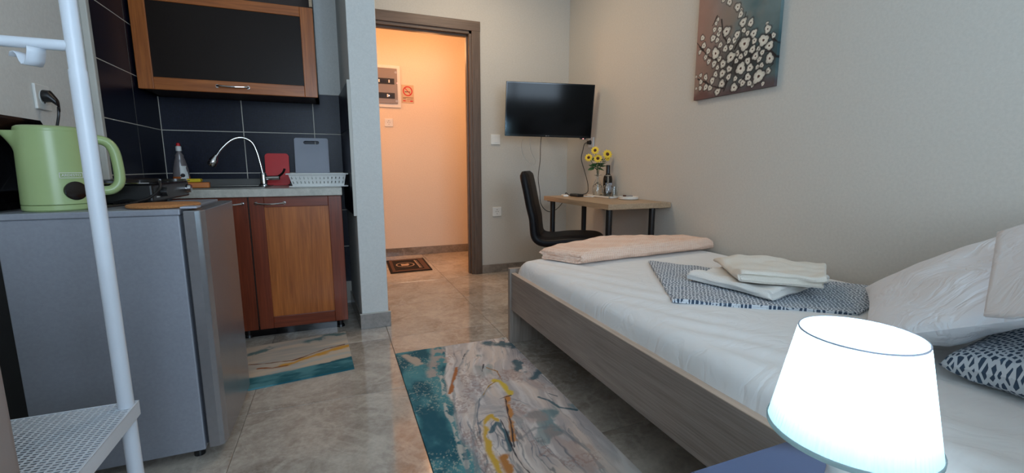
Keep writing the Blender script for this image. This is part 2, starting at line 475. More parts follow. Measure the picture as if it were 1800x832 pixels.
# front wall (behind camera) with a window opening
b = MB().box((XL, YF-.1, 0), (-.45, YF, ZC)).box((1.35, YF-.1, 0), (XR, YF, ZC)).box((-.45, YF-.1, 0), (1.35, YF, .85)).box((-.45, YF-.1, 2.1), (1.35, YF, ZC))
struct(b.build('wall_front', M['wall_w']), 'pale wall with the window, behind the viewer', 'wall')
wf = MB()
for a_, b_ in (((-.45, .85), (-.39, 2.1)), ((1.29, .85), (1.35, 2.1)), ((.42, .85), (.48, 2.1)), ((-.45, .85), (1.35, .91)), ((-.45, 2.04), (1.35, 2.1))):
    wf.box((a_[0], YF-.08, a_[1]), (b_[0], YF-.03, b_[1]))
win = struct(wf.build('window_1', M['plastic_w']), 'white framed window behind the viewer', 'window')
# partition / column between kitchen niche and door
part_poly = [(.10, 2.64), (.25, 2.64), (.25, YB+.1), (.05, YB+.1), (.062, 3.2)]
struct(MB().prism(part_poly, 0, ZC).build('wall_partition', M['wall_w'], bev=.004), 'narrow pale grey wall end between kitchenette and doorway', 'wall')
# kitchen back wall plaster
struct(MB().box((XL-.1, 3.215, 0), (.12, 3.315, ZC)).build('wall_kitchen', M['wall_w']), 'plaster wall behind the kitchenette cabinets', 'wall')
# tiled fields
tb = struct(MB().box((-.93, 3.205, .02), (.075, 3.215, 1.407)).build('wall_tiling_back', M['tgrout']), 'navy mosaic look tile field behind sink and upper cabinet', 'wall')
def ktile(M_, parent, a, b_):
    MB().box(a, b_).build('wall_tile', M_, parent, bev=.001, seg=1)
xs = [-.925, -.51, -.11, .068]
zs = [.157, .407, .657, .907, 1.157, 1.407]
for i in range(3):
    for k in range(len(zs)-1):
        ktile(M['navy'], tb, (xs[i]+.0022, 3.2035, zs[k]+.0022), (xs[i+1]-.0022, 3.2055, zs[k+1]-.0022))
tl = struct(MB().box((-.94, 2.485, .4), (-.926, 3.205, 2.42)).build('wall_tiling_left', M['tgrout']), 'navy mosaic look tile field on the left kitchenette wall', 'wall')
ys = [2.49, 2.86, 3.199]
zl = zs[1:]+[1.657, 1.907, 2.157, 2.407]
for i in range(2):
    for k in range(len(zl)-1):
        ktile(M['navy'], tl, (-.9265, ys[i]+.0024, zl[k]+.0024), (-.9245, ys[i+1]-.0024, zl[k+1]-.0024))
struct(MB().box((-.94, 2.455, .4), (-.915, 2.485, 2.42)).build('trim_1', M['trimw'], bev=.004), 'white edge strip of the tiles on the left wall', 'trim')
# right side of the niche: tiles on the partition
def side_strip(y0, y1, z0, z1, off0, off1):
    def X(y): return .10+(.062-.10)*(y-2.64)/(3.2-2.64)
    return MB().prism([(X(y0)-off1, y0), (X(y0)-off0, y0), (X(y1)-off0, y1), (X(y1)-off1, y1)], z0, z1)
ts = struct(side_strip(2.645, 3.2, .67, 1.407, 0, .008).build('wall_tiling_right', M['tgrout']), 'narrow navy tile field on the side of the wall end', 'wall')
for (y0, y1) in ((2.65, 2.86), (2.86, 3.198)):
    for (z0, z1) in ((.672, .907), (.907, 1.157), (1.157, 1.405)):
        side_strip(y0+.001, y1-.001, z0+.0015, z1-.0015, .008, .013).build('wall_tile', M['navy'], ts, bev=.001, seg=1)
struct(side_strip(2.638, 2.648, .67, 1.41, 0, .015).build('trim_2', M['trimw']), 'white edge strip of the tiles on the wall end', 'trim')
# baseboards
def base(name, a, b_, label): struct(MB().box(a, b_).build(name, M['skirt'], bev=.001, seg=1), label, 'baseboard')
base('baseboard_back', (DX1+.066, YB-.01, 0), (XR, YB, .075), 'grey marble skirting along the back wall')
base('baseboard_right', (XR-.01, -1.5, 0), (XR, YB-.01, .075), 'grey marble skirting along the right wall')
struct(MB().prism([(.090, 2.63), (.262, 2.63), (.262, YB), (.25, YB), (.25, 2.641), (.10, 2.641), (.064, 3.2), (.052, 3.2)], 0, .09).build('baseboard_partition', M['skirt'], bev=.001, seg=1), 'grey marble skirting around the foot of the wall end', 'baseboard')
struct(MB().box((.088, 2.627, .09), (.264, 2.64, .094)).build('trim_3', M['trimw']), 'white sealant line on top of the wall end skirting', 'trim')
base('baseboard_hall', (-.6, 4.79, 0), (2.9, 4.8, .085), 'grey marble skirting along the hall wall')
# hall
struct(MB().box((-.7, 4.8, 0), (3.0, 4.9, 2.5)).build('wall_hall', M['wall_hall']), 'hall wall beyond the doorway lit warm orange', 'wall')
struct(MB().box((-.7, YB+.1, 0), (-.6, 4.8, 2.5)).box((2.9, YB+.1, 0), (3.0, 4.8, 2.5)).build('wall_hall_ends', M['wall_hall']), 'end walls of the hall out of view', 'wall')
struct(MB().box((-.7, YB+.1, 2.30), (3.0, 4.9, 2.4)).build('ceiling_hall', M['wall_hall']), 'hall ceiling carrying the round lamp', 'ceiling')
struct(MB().box((-.7, YB+.1, 0), (.22, YB+.12, 2.5)).box((XR+.12, YB, 0), (3.0, YB+.1, 2.5)).build('wall_hall_near', M['wall_hall']), 'near side hall wall out of view', 'wall')
# door frame
df = bpy.data.objects.new('door_1', None); COL.objects.link(df); struct(df, 'dark brown wooden door frame without a door leaf, open to the hall', 'door')
def jamb(x0, x1, sx):
    m = MB().box((x0, YB-.018, 0), (x1, YB+.0, DZ+.07)).box((x1 if sx < 0 else x0-.0, YB, 0), ((x1-.02) if sx < 0 else x0+.02, YB+.11, DZ))
    return m
MB().box((DX1-.006, YB-.016, 0), (DX1+.066, YB-.0005, DZ+.07)).build('architrave', M['frame'], df, bev=.004)
MB().box((DX1-.028, YB-.004, 0), (DX1, YB+.112, DZ-.001)).build('jamb', M['frame'], df, bev=.002)
MB().box((DX1-.042, YB+.03, 0), (DX1-.028, YB+.07, DZ-.03)).build('door_stop', M['frame'], df, bev=.002)
MB().box((DX0-.02, YB-.016, 0), (DX0+.006, YB-.0005, DZ+.07)).build('architrave', M['frame'], df, bev=.004)
MB().box((DX0, YB-.004, 0), (DX0+.028, YB+.112, DZ-.001)).build('jamb', M['frame'], df, bev=.002)
MB().box((DX0-.02, YB-.018, DZ-.006), (DX1+.068, YB-.001, DZ+.072)).build('architrave_head', M['frame_h'], df, bev=.004)
MB().box((DX0, YB-.004, DZ-.028), (DX1, YB+.112, DZ-.0005)).build('jamb_head', M['frame_h'], df, bev=.002)
MB().box((DX0+.028, YB+.03, DZ-.042), (DX1-.028, YB+.07, DZ-.028)).build('door_stop', M['frame_h'], df, bev=.002)

# ------------------------------------------------------------------ hall things
t = thing('dome_lamp', 'round glowing ceiling lamp in the hall seen at top of doorway', 'lamp', (.895, 4.30, 2.30))
MB().lathe([(.16, 0), (.16, -.018), (.155, -.02)], seg=40).build('base', M['plastic_w'], t, smooth=True)
MB().lathe([(.155, -.02), (.152, -.05), (.135, -.08), (.09, -.105), (.03, -.116), (.002, -.117)], seg=40).build('diffuser', M['dome'], t, smooth=True)
pl = bpy.data.lights.new('dome_light', 'POINT'); pl.energy = 6; pl.color = (1.0, .46, .19); pl.shadow_soft_size = .12
po = bpy.data.objects.new('dome_light', pl); COL.objects.link(po); po.location = (.86, 4.24, 2.02)
for hx_, hy_ in ((-.25, 4.3), (2.15, 4.2)):      # added fill lights without fixtures, unseen, to even out the hall wall
    p2 = bpy.data.lights.new('hall_fill_light', 'POINT'); p2.energy = 14; p2.color = (1.0, .48, .20); p2.shadow_soft_size = .12
    q2 = bpy.data.objects.new('hall_fill_light', p2); COL.objects.link(q2); q2.location = (hx_, hy_, 2.0)

t = thing('fuse_box', 'grey fuse box with clear cover set in a white frame on the hall wall', 'fuse box', (.5, 4.8, 1.56))
fb = MB(); X0, X1, Z0, Z1 = .28, .668, 1.548, 1.958
fb.box((X0, 4.786, Z0), (X1, 4.7995, Z1)); fb.build('surround', M['plastic_w'], t, world=True, bev=.002)
MB().box((X0+.04, 4.774, Z0+.035), (X1-.03, 4.786, Z1-.03)).build('cover', M['panelg'], t, world=True, bev=.004)
for zz, mt in ((1.80, M['black']), (1.66, M['black'])):
    ba = MB().box((X0+.06, 4.771, zz-.028), (X1-.06, 4.774, zz+.028)).build('window_strip', M['gasket'], t, world=True)
    for k in range(12):
        x = X0+.075+k*.0195
        MB().box((x, 4.768, zz-.014), (x+.013, 4.771, zz+.014)).build('breaker', mt if (k+int(zz*100)) % 5 else M['plastic_w'], ba, world=True)
MB().box((.548, 4.768, 1.655), (.556, 4.771, 1.665)).build('indicator_light', M['ledw'], t, world=True)
MB().box((.632, 4.768, 1.783), (.638, 4.771, 1.79)).build('indicator_light', M['led'], t, world=True)
for zz in (1.61, 1.89): MB().cyl((.625, 4.772, zz), (.625, 4.774, zz), .012, seg=12).build('screw', M['greyp'], t, world=True)

t = thing('no_smoking_sign', 'small no smoking sign with a red circle beside the fuse box', 'sign', (.742, 4.7995, 1.60))
MB().box((-.062, -.003, 0), (.062, 0, .18)).build('plate', M['signp'], t)
def ring(c, r0, r1, y, seg=40):
    m = MB(); n = 0
    for i in range(seg):
        a0 = 2*PI*i/seg; a1 = 2*PI*(i+1)/seg
        p = lambda r, a: (c[0]+r*math.cos(a), y, c[1]+r*math.sin(a))
        m.quad(p(r0, a0), p(r0, a1), p(r1, a1), p(r1, a0))
    return m
rg = ring((0, .118), .038, .049, -.0036)
rg.quad((-.034, -.0036, .148), (-.027, -.0036, .152), (.034, -.0036, .088), (.027, -.0036, .084)); rg.build('red_circle', M['signr'], t)
MB().box((-.03, -.0038, .108), (.002, -.0034, .114)).box((.006, -.0038, .108), (.026, -.0034, .114)).build('cigarette', M['ink'], t)
MB().box((-.05, -.0036, .052), (.055, -.0033, .056)).box((-.05, -.0036, .040), (-.02, -.0033, .044)).box((-.01, -.0036, .036), (.05, -.0033, .039)).build('text_lines', M['ink'], t)
MB().box((-.05, -.0036, .016), (-.022, -.0033, .026)).box((.022, -.0036, .014), (.05, -.0033, .026)).box((-.018, -.0036, .018), (.018, -.0033, .021)).build('red_text', M['signr'], t)

def attach(o, root):
    Mi = Matrix.Translation(root.location) @ root.rotation_euler.to_matrix().to_4x4()
    o.data.transform(Mi.inverted()); o.parent = root

def socket(name, label, loc, rotz, cat='socket', size=.082):
    t = thing(name, label, cat, loc, rotz)
    h = size/2
    MB().box((-h, -.009, -h), (h, 0, h)).build('plate', M['plastic_w'], t, bev=.003)
    Mx = Matrix.Rotation(math.radians(90), 4, 'X')
    MB().lathe([(.026, .0), (.026, .0015), (.0215, .0015), (.02, -.001), (.001, -.001)], c=(0, -.009, 0), seg=28, M=Mx, cap=False).build('well', M['plastic_w'], t, smooth=True)
    MB().cyl((-.0095, -.0105, 0), (-.0095, -.009, 0), .003, seg=10).cyl((.0095, -.0105, 0), (.0095, -.009, 0), .003, seg=10).box((-.0025, -.0105, .015), (.0025, -.009, .02)).box((-.0025, -.0105, -.02), (.0025, -.009, -.015)).build('contacts', M['ink'], t)
    return t
socket('wall_socket', 'white socket on the hall wall below the fuse box', (.54, 4.8, 1.397), 0)
socket('wall_socket', 'white socket low on the back wall right of the door frame', (1.322, YB, .552), 0)
t = thing('light_switch', 'white double light switch right of the doorway at television height', 'switch', (1.312, YB, 1.182))
MB().box((-.042, -.009, -.042), (.042, 0, .042)).build('plate', M['plastic_w'], t, bev=.003)
for s in (-1, 1): MB().box((s*.014-.0125, -.012, -.026), (s*.014+.0125, -.009, .026)).build('rocker', M['plastic_w'], t, bev=.0015)

# doormat
t = thing('doormat', 'black and brown doormat with an oval emblem on the hall floor', 'mat', (.60, 4.27, 0), math.radians(0))
MB().prism([(-.19, -.285), (.19, -.27), (.205, .29), (-.17, .28)], 0, .009).build('backing', M['matb'], t, bev=.003)
MB().prism([(-.168, -.262), (.17, -.248), (.184, .268), (-.148, .258)], .009, .011).build('brown_border', M['matbr'], t)
MB().prism([(-.138, -.215), (.128, -.205), (.132, .222), (-.122, .216)], .011, .0125).build('black_field', M['matb'], t)
ov = MB()
for i in range(48):
    a0 = 2*PI*i/48; a1 = 2*PI*(i+.75)/48
    p = lambda k, a: (-.02+k*.088*math.cos(a), k*.10*math.sin(a), .0128)
    ov.quad(p(1, a0), p(1, a1), p(.86, a1), p(.86, a0))
ov.build('oval_emblem', M['matbe'], t)
MB().prism([(-.06, -.045), (.0, -.05), (.02, .0), (.012, .045), (-.02, .03), (-.058, .04)], .0125, .0135).build('emblem_shape', M['matbe'], t)
lt = MB()
for k in range(7): 
    y = -.17+k*.052
    lt.prism([(.088, y), (.115, y), (.115, y+.012), (.1, y+.014), (.1, y+.036), (.088, y+.036)], .0125, .0133)
lt.build('lettering', M['matbe'], t)

# ------------------------------------------------------------------ base cabinet
t = thing('base_cabinet', 'red-brown sink base cabinet with two framed wooden doors', 'cabinet', (-.45, 2.92, 0))
MB().box((-.915, 2.70, .07), (.022, 3.19, .785)).build('body', M['carc'], t, world=True)
MB().box((-.90, 2.735, 0), (-.04, 2.75, .07)).build('plinth', M['blackgl'], t, world=True)
for x in (-.02, -.5):
    ft = MB().cyl((x, 2.745, .012), (x, 2.745, .07), .014, seg=14).cyl((x, 2.745, 0), (x, 2.745, .014), .024, .02, seg=16)
    ft.build('foot', M['black'], t, world=True, smooth=True)
def cab_door(t, x0, x1, z0, z1, y, Mst, Mra, Mpa, panel, st=.07, tr=.055, br=.065, hz=None, hx=None, dirn=-1):
    th = .02
    d = MB().box((x0+st-.004, y+.007, z0+br-.004), (x1-st+.004, y+.014, z1-tr+.004)).build('door', Mpa, t, world=True)
    MB().box((x0, y, z0), (x0+st, y+th, z1)).build('stile', Mst, d, world=True, bev=.0025)
    MB().box((x1-st, y, z0), (x1, y+th, z1)).build('stile', Mst, d, world=True, bev=.0025)
    MB().box((x0+st, y+.0005, z1-tr), (x1-st, y+th, z1)).build('rail', Mra, d, world=True, bev=.0025)
    MB().box((x0+st, y+.0005, z0), (x1-st, y+th, z0+br)).build('rail', Mra, d, world=True, bev=.0025)
    h0, h1 = hx
    hb = MB().tube([(h0, y, hz), (h0+.004, y-.018, hz), ((h0+h1)/2, y-.03, hz-.004), (h1-.004, y-.018, hz), (h1, y, hz)], .0045, seg=10)
    for hh in (h0, h1): hb.cyl((hh, y-.004, hz), (hh, y, hz), .009, seg=14)
    hb.build('handle', M['chrome'], d, world=True, smooth=True)
    return d
cab_door(t, -.433, .024, .055, .785, 2.68, M['dark'], M['dark_h'], M['orange'], 1, hz=.752, hx=(-.40, -.265))
cab_door(t, -.90, -.440, .055, .785, 2.68, M['dark'], M['dark_h'], M['orange'], 1, hz=.752, hx=(-.585, -.462))
# worktop
t = thing('worktop', 'pale marbled laminate worktop on the base cabinet', 'worktop', (-.45, 2.92, .787))
MB().box((-.918, 2.66, .787), (.030, 3.195, .83)).build('slab', M['counter'], t, world=True, bev=.004)
MB().box((-.915, 3.18, .83), (.055, 3.197, .872)).build('upstand', M['upst'], t, world=True, bev=.002)
# sink
t = thing('sink', 'steel kitchen sink set in the worktop left of the tap', 'sink', (-.62, 2.93, .83))
sk = MB(); sx0, sx1, sy0, sy1 = -.83, -.36, 2.73, 3.15
for a_, b_ in (((sx0, sy0), (sx1, sy0+.035)), ((sx0, sy1-.06), (sx1, sy1)), ((sx0, sy0+.035), (sx0+.03, sy1-.06)), ((sx1-.06, sy0+.035), (sx1, sy1-.06))):
    sk.box((a_[0], a_[1], .8303), (b_[0], b_[1], .8345))
sk.build('rim', M['steel'], t, world=True, bev=.001)
MB().box((sx0+.03, sy0+.035, .8303), (sx1-.06, sy1-.06, .8312)).build('basin', M['steel'], t, world=True)
# tap
t = thing('tap', 'chrome flexible kitchen tap bent over to the left with a spray head', 'tap', (-.395, 2.99, .834))
MB().lathe([(.028, 0), (.028, .006), (.02, .012), (.019, .06), (.016, .075)], seg=24).build('base', M['chrome'], t, smooth=True)
MB().tube([(0, 0, .06), (-.012, 0, .14), (-.024, 0, .20), (-.045, -.004, .252), (-.09, -.01, .276), (-.14, -.018, .262), (-.19, -.026, .215), (-.222, -.03, .168)], .0075, seg=12).build('spout', M['chrome'], t, smooth=True)
Mh = Matrix.Translation((-.222, -.03, .172)) @ Matrix.Rotation(math.radians(28), 4, 'Y')
MB().lathe([(.010, .004), (.013, -.008), (.022, -.026), (.025, -.052), (.020, -.062), (.002, -.064)], seg=18, M=Mh).build('spray_head', M['chrome'], t, smooth=True)
MB().cyl((.012, 0, .045), (.085, -.01, .047), .013, seg=18).build('mixer_body', M['chrome'], t, smooth=True)
MB().tube([(.075, -.01, .05), (.105, -.02, .075), (.118, -.024, .10)], .0065, seg=10).build('lever', M['blackgl'], t, smooth=True)
# boards
def rounded_board(w, h, th, r, hole=None):
    pts = []
    for cx, cz, a0 in ((w/2-r, r, -90), (w/2-r, h-r, 0), (-w/2+r, h-r, 90), (-w/2+r, r, 180)):
        for k in range(6):
            a = math.radians(a0+90*k/5); pts.append((cx+r*math.cos(a), cz+r*math.sin(a)))
    m = MB()
    if not hole:
        n = len(pts)
        m.v += [(x, 0, z) for x, z in pts]+[(x, th, z) for x, z in pts]
        m.f += [tuple(range(n)), tuple(range(2*n-1, n-1, -1))]+[(i, n+i, n+(i+1) % n, (i+1) % n) for i in range(n)]
    else:
        hw, hh, hz = hole; n = len(pts); hp = []
        for cx, cz, a0 in ((hw/2-hh/2, hz, -90), (hw/2-hh/2, hz, 0), (-hw/2+hh/2, hz, 90), (-hw/2+hh/2, hz, 180)):
            for k in range(6):
                a = math.radians(a0+90*k/5); hp.append((cx+hh/2*math.cos(a), cz+hh/2*math.sin(a)))
        for y in (0, th): m.v += [(x, y, z) for x, z in pts]+[(x, y, z) for x, z in hp]
        for i in range(n):
            k = (i+1) % n
            m.f += [(i, k, n+k, n+i), (2*n+k, 2*n+i, 3*n+i, 3*n+k), (i, 2*n+i, 2*n+k, k), (n+i, n+k, 3*n+k, 3*n+i)]
    return m
o = rounded_board(.20, .30, .008, .012, (.092, .022, .27)).build('cutting_board', M['greyp'], loc=(-.132, 3.115, .836), bev=.001)
o.rotation_euler = (math.radians(-13), 0, 0)
tag(o, 'grey plastic cutting board with handle slot leaning on the tiles behind the dish rack', 'cutting board')
o = rounded_board(.135, .20, .008, .02).build('cutting_board', M['red'], loc=(-.335, 3.135, .831), bev=.001)
o.rotation_euler = (math.radians(-9), 0, 0)
tag(o, 'small red plastic cutting board leaning on the tiles behind the tap', 'cutting board')
# dish basket
t = thing('dish_rack', 'white plastic dish rack with drop-shaped holes at worktop end', 'dish rack', (-.092, 2.90, .8305))
MB().box((-.155, -.10, 0), (.16, .10, .006)).build('drip_tray', M['plastic_w'], t, bev=.002)
def basket():
    m = MB(); H0, H1 = .008, .072
    tx0, tx1, ty = -.155, .150, .095; bx0, bx1, by = -.138, .138, .08
    # four walls with holes: strips
    def wallg(p, q, pb, qb, n):   # p,q top corners; pb,qb bottom corners
        p, q, pb, qb = map(Vector, (p, q, pb, qb))
        def P(u, v): return (pb.lerp(qb, u)).lerp(p.lerp(q, u), v)
        rows = [0, .18, .40, .56, .78, 1]
        for r in range(5):
            if r in (0, 2, 4):
                m.quad(P(0, rows[r]), P(1, rows[r]), P(1, rows[r+1]), P(0, rows[r+1]))
            else:
                for k in range(n):
                    off = .5/n if r == 1 else 0
                    u0 = k/n; c = u0+.5/n; w = .18/n
                    m.quad(P(u0, rows[r]), P(c-w, rows[r]), P(c-w*.35, rows[r+1]), P(u0, rows[r+1]))
                    m.quad(P(c+w, rows[r]), P(u0+1/n, rows[r]), P(u0+1/n, rows[r+1]), P(c+w*.35, rows[r+1]))
    wallg((tx0, -ty, H1), (tx1, -ty, H1), (bx0, -by, H0), (bx1, -by, H0), 14)
    wallg((tx1, ty, H1), (tx0, ty, H1), (bx1, by, H0), (bx0, by, H0), 14)
    wallg((tx1, -ty, H1), (tx1, ty, H1), (bx1, -by, H0), (bx1, by, H0), 8)
    wallg((tx0, ty, H1), (tx0, -ty, H1), (bx0, by, H0), (bx0, -by, H0), 8)
    return m
o = basket().build('basket', M['plastic_w'], t); sd = o.modifiers.new('s', 'SOLIDIFY'); sd.thickness = .002
rm = MB()
for a_, b_ in (((-.168, -.108), (.163, -.094)), ((-.168, .094), (.163, .108)), ((-.168, -.094), (-.153, .094)), ((.148, -.094), (.163, .094))):
    rm.box((a_[0], a_[1], .070), (b_[0], b_[1], .077))
rm.build('rim', M['plastic_w'], t, bev=.002)
MB().box((-.138, -.08, .006), (.138, .08, .009)).build('bottom', M['plastic_w'], t)
# soap bottle
t = thing('soap_bottle', 'dish soap bottle of orange liquid with label and red cap', 'bottle', (-.815, 3.06, .8345), math.radians(15))
def ovl(prof, seg=24): 
    m = MB(); m.loft([[ (r*math.cos(2*PI*i/seg), q*math.sin(2*PI*i/seg), z) for i in range(seg)] for r, q, z in prof]); return m
ovl([(.036, .022, 0), (.039, .024, .005), (.040, .025, .05), (.036, .023, .10), (.026, .019, .145), (.020, .016, .165), (.022, .017, .172), (.012, .012, .19), (.0115, .0115, .2)]).build('bottle_body', M['clearp'], t, smooth=True)
ovl([(.0365, .0225, .0002), (.0395, .0245, .005), (.0405, .0255, .05), (.0405, .0255, .055)]).build('soap_liquid', M['juice'], t, smooth=True)
m = MB()
m.grid(lambda u, v: ((.0385-.012*v)*math.sin((u-.5)*1.9)*1.0+.004, -(.0258-.004*v)*math.cos((u-.5)*1.9)-.0008, .03+.085*v), 10, 6)
m.build('label', M['plastic_w'], t, smooth=True)
m = MB().lathe([(.011, 0), (.009, .003), (.001, .004)], c=(0, 0, 0), seg=14, M=Matrix.Rotation(math.radians(90), 4, 'X'))
m.v = [(x+.006, y-.0255, z+.062) for x, y, z in m.v]; m.build('label_emblem', M['ink'], t)
MB().lathe([(.014, .198), (.014, .222), (.010, .226)], seg=18).build('cap', M['plastic_w'], t, smooth=True)
MB().lathe([(.010, .226), (.009, .24), (.004, .244)], seg=16).build('nozzle', M['red'], t, smooth=True)
# sponge + orange block
o = MB().box((-.05, -.03, 0), (.05, .03, .028)).build('scrub_block', M['orng'], loc=(-.675, 2.80, .835), bev=.004); o.rotation_euler = (0, 0, .15)
tag(o, 'orange scouring block under the yellow sponge on the worktop', 'sponge')
o = MB().box((-.055, -.035, 0), (.055, .035, .018)).build('sponge', M['yellow'], loc=(-.715, 2.80, .8645), bev=.006, seg=3); o.rotation_euler = (0, 0, .1)
tag(o, 'yellow sponge lying on the orange block by the soap bottle', 'sponge')

# ------------------------------------------------------------------ upper cabinet
t = thing('wall_cabinet', 'orange-brown wall cabinet with dark frosted flap door and open niche above', 'cabinet', (-.49, 3.05, 1.34))
ux0, ux1, uy, uz = -.915, -.068, 2.90, 1.343
c = MB().box((ux0, uy+.02, uz), (ux0+.018, 3.19, 2.3)).box((ux1-.018, uy+.02, uz), (ux1, 3.19, 2.3)).box((ux0, uy+.02, uz), (ux1, 3.19, uz+.018))
c.box((ux0, uy+.02, 1.82), (ux1, 3.19, 1.838)).box((ux0, uy+.02, 2.28), (ux1, 3.19, 2.3)).box((ux0, 3.18, uz), (ux1, 3.19, 2.3))
c.build('body', M['carc'], t, world=True)
MB().box((ux1-.016, uy+.002, 1.838), (ux1, uy+.02, 2.3)).build('edge_strip', M['desk'], t, world=True)
cab_door(t, ux0, ux1, uz, 1.832, uy, M['orange'], M['orange_h'], M['glassdk'], 1, st=.068, tr=.052, br=.062, hz=1.376, hx=(-.565, -.42))

# ------------------------------------------------------------------ fridge
t = thing('fridge', 'low silver-grey refrigerator with its side to the viewer', 'refrigerator', (-.64, 1.79, 0))
MB().box((-.85, 1.585, .035), (-.440, 2.045, .80)).build('body', M['fridge'], t, world=True, bev=.004)
MB().box((-.855, 1.58, .80), (-.436, 2.05, .818)).build('top_panel', M['fridge'], t, world=True, bev=.003)
MB().box((-.90, 1.60, .09), (-.85, 2.03, .78)).build('gap_shade_box', M['black'], t, world=True)  # black box added to darken the gap behind the fridge like shade
MB().box((-.440, 1.60, .05), (-.430, 2.03, .80)).build('gasket', M['gasket'], t, world=True)
dr = MB().prism([(-.430, 1.583), (-.400, 1.583), (-.387, 1.590), (-.381, 1.62), (-.379, 1.815), (-.381, 2.01), (-.387, 2.04), (-.400, 2.047), (-.430, 2.047)], .04, .812)
dr.build('door', M['fridged'], t, world=True, bev=.003)
MB().box((-.438, 1.59, .8182), (-.395, 1.64, .824)).build('hinge_cover', M['greyp'], t, world=True, bev=.002)
for (x, y) in ((-.47, 1.63), (-.47, 2.0), (-.82, 1.63), (-.82, 2.0)):
    MB().cyl((x, y, 0), (x, y, .036), .016, seg=14).build('foot', M['black'], t, world=True, smooth=True)

# kettle
t = thing('kettle', 'pale green electric kettle with spout at left and round dark window', 'kettle', (-.752, 1.69, .8185), math.radians(24))
MB().lathe([(.076, 0), (.080, .004), (.080, .016), (.077, .018)], seg=48).build('base', M['green'], t, smooth=True)
def kr(z): return .080-.006*(z-.02)/.20
kp = []
for z in [.019, .022, .06, .1, .14, .165, .175, .185, .195, .205, .215, .222]:
    sp = max(0, (z-.165)/.057)**1.5
    ring_ = []
    for i in range(64):
        a = 2*PI*i/64; r = kr(z)
        d = abs(((a-PI+PI) % (2*PI))-PI)
        r += .030*sp*math.exp(-(d/.24)**2)
        ring_.append((r*math.cos(a), r*math.sin(a), z))
    kp.append(ring_)
MB().loft(kp).build('kettle_body', M['green'], t, smooth=True)
MB().lathe([(.072, .221), (.073, .226), (.071, .233), (.064, .237), (.002, .239)], seg=48).build('lid', M['green'], t, smooth=True)
MB().tube([(.066, 0, .203), (.09, 0, .206), (.118, 0, .198), (.133, 0, .17), (.138, 0, .11), (.135, 0, .075), (.118, 0, .055), (.095, 0, .052), (.070, 0, .056)], .0138, seg=16, flat=(1.0, 1.1)).build('handle', M['green'], t, smooth=True)
ang = -64; a = math.radians(ang)
Mk = Matrix.Translation((.0775*math.cos(a), .0775*math.sin(a), .056)) @ Matrix.Rotation(a+PI/2, 4, 'Z') @ Matrix.Rotation(math.radians(90), 4, 'X')
m = MB().lathe([(.0265, -.004), (.0265, .0025), (.0235, .0035), (.001, .0035)], seg=32, M=Mk); m.build('water_window', M['lens'], t, smooth=True)
Ml = Matrix.Translation((.0785*math.cos(a-.08), .0785*math.sin(a-.08), .100)) @ Matrix.Rotation(a+PI/2-.08, 4, 'Z')
bd = MB()
for p, q in (((-.026, -.001, .0065), (.026, .0, .0078)), ((-.026, -.001, -.0078), (.026, 0, -.0065)), ((-.026, -.001, -.0078), (-.0247, 0, .0078)), ((.0247, -.001, -.0078), (.026, 0, .0078))):
    bd.box(p, q, Ml @ Matrix.Translation((0, -.002, 0)))
bd.build('label_border', M['plastic_w'], t)
text('lettering', 'ARDESTO', .0098, M['plastic_w'], t, Ml @ Matrix.Translation((0, -.003, 0)) @ Matrix.Rotation(PI/2, 4, 'X'))

kettle = t
# trivet
o = MB().lathe([(.088, 0), (.094, .002), (.095, .007), (.091, .010), (.001, .0105)], seg=48).build('trivet', M['cork'], loc=(-.505, 1.695, .8185), smooth=True)
tag(o, 'round cork trivet on the fridge top near its door', 'trivet')
# hotplate
t = thing('hotplate', 'black two-burner portable hotplate behind the kettle with a chrome knob', 'hotplate', (-.70, 2.0, .8185))
hp = MB()
MB().box((-.845, 1.80, .826), (-.565, 2.20, .885)).build('housing', M['black'], t, world=True, bev=.006)
MB().box((-.85, 1.795, .885), (-.56, 2.205, .8885)).build('top_plate', M['blackgl'], t, world=True, bev=.0015)
for y in (1.9, 2.1):
    MB().lathe([(.075, 0), (.075, .008), (.07, .011), (.001, .011)], c=(-.705, y, .8885), seg=32).build('burner', M['black'], t, world=True, smooth=True)
for y in (1.89, 2.165): MB().cyl((-.566, y, .857), (-.548, y, .857), .017, .015, seg=20).build('knob', M['chrome'] if y > 2 else M['black'], t, world=True, smooth=True)
MB().box((-.84, 1.796, .8885), (-.57, 1.801, .891)).build('trim_bar', M['chrome'], t, world=True)
MB().box((-.84, 2.19, .8885), (-.57, 2.2, .895)).build('trim_bar', M['chrome'], t, world=True)
for (x, y) in ((-.82, 1.83), (-.59, 1.83), (-.82, 2.03), (-.59, 2.03)): MB().cyl((x, y, .8185), (x, y, .827), .012, seg=12).build('foot', M['black'], t, world=True)
MB().box((-.5645, 1.83, .84), (-.5635, 1.86, .845)).build('maker_plate', M['chrome'], t, world=True)
# kettle cord
o = MB().tube([(-.67, 1.80, .826), (-.63, 1.79, .835), (-.60, 1.775, .83), (-.60, 1.73, .828), (-.62, 1.68, .8265), (-.64, 1.63, .827), (-.665, 1.63, .826)], .0042, seg=8).tube([(-.56, 1.86, .895), (-.553, 1.83, .87), (-.575, 1.79, .840), (-.61, 1.745, .827)], .0042, seg=8)
o = o.build('power_cord', M['black'], smooth=True); attach(o, kettle)
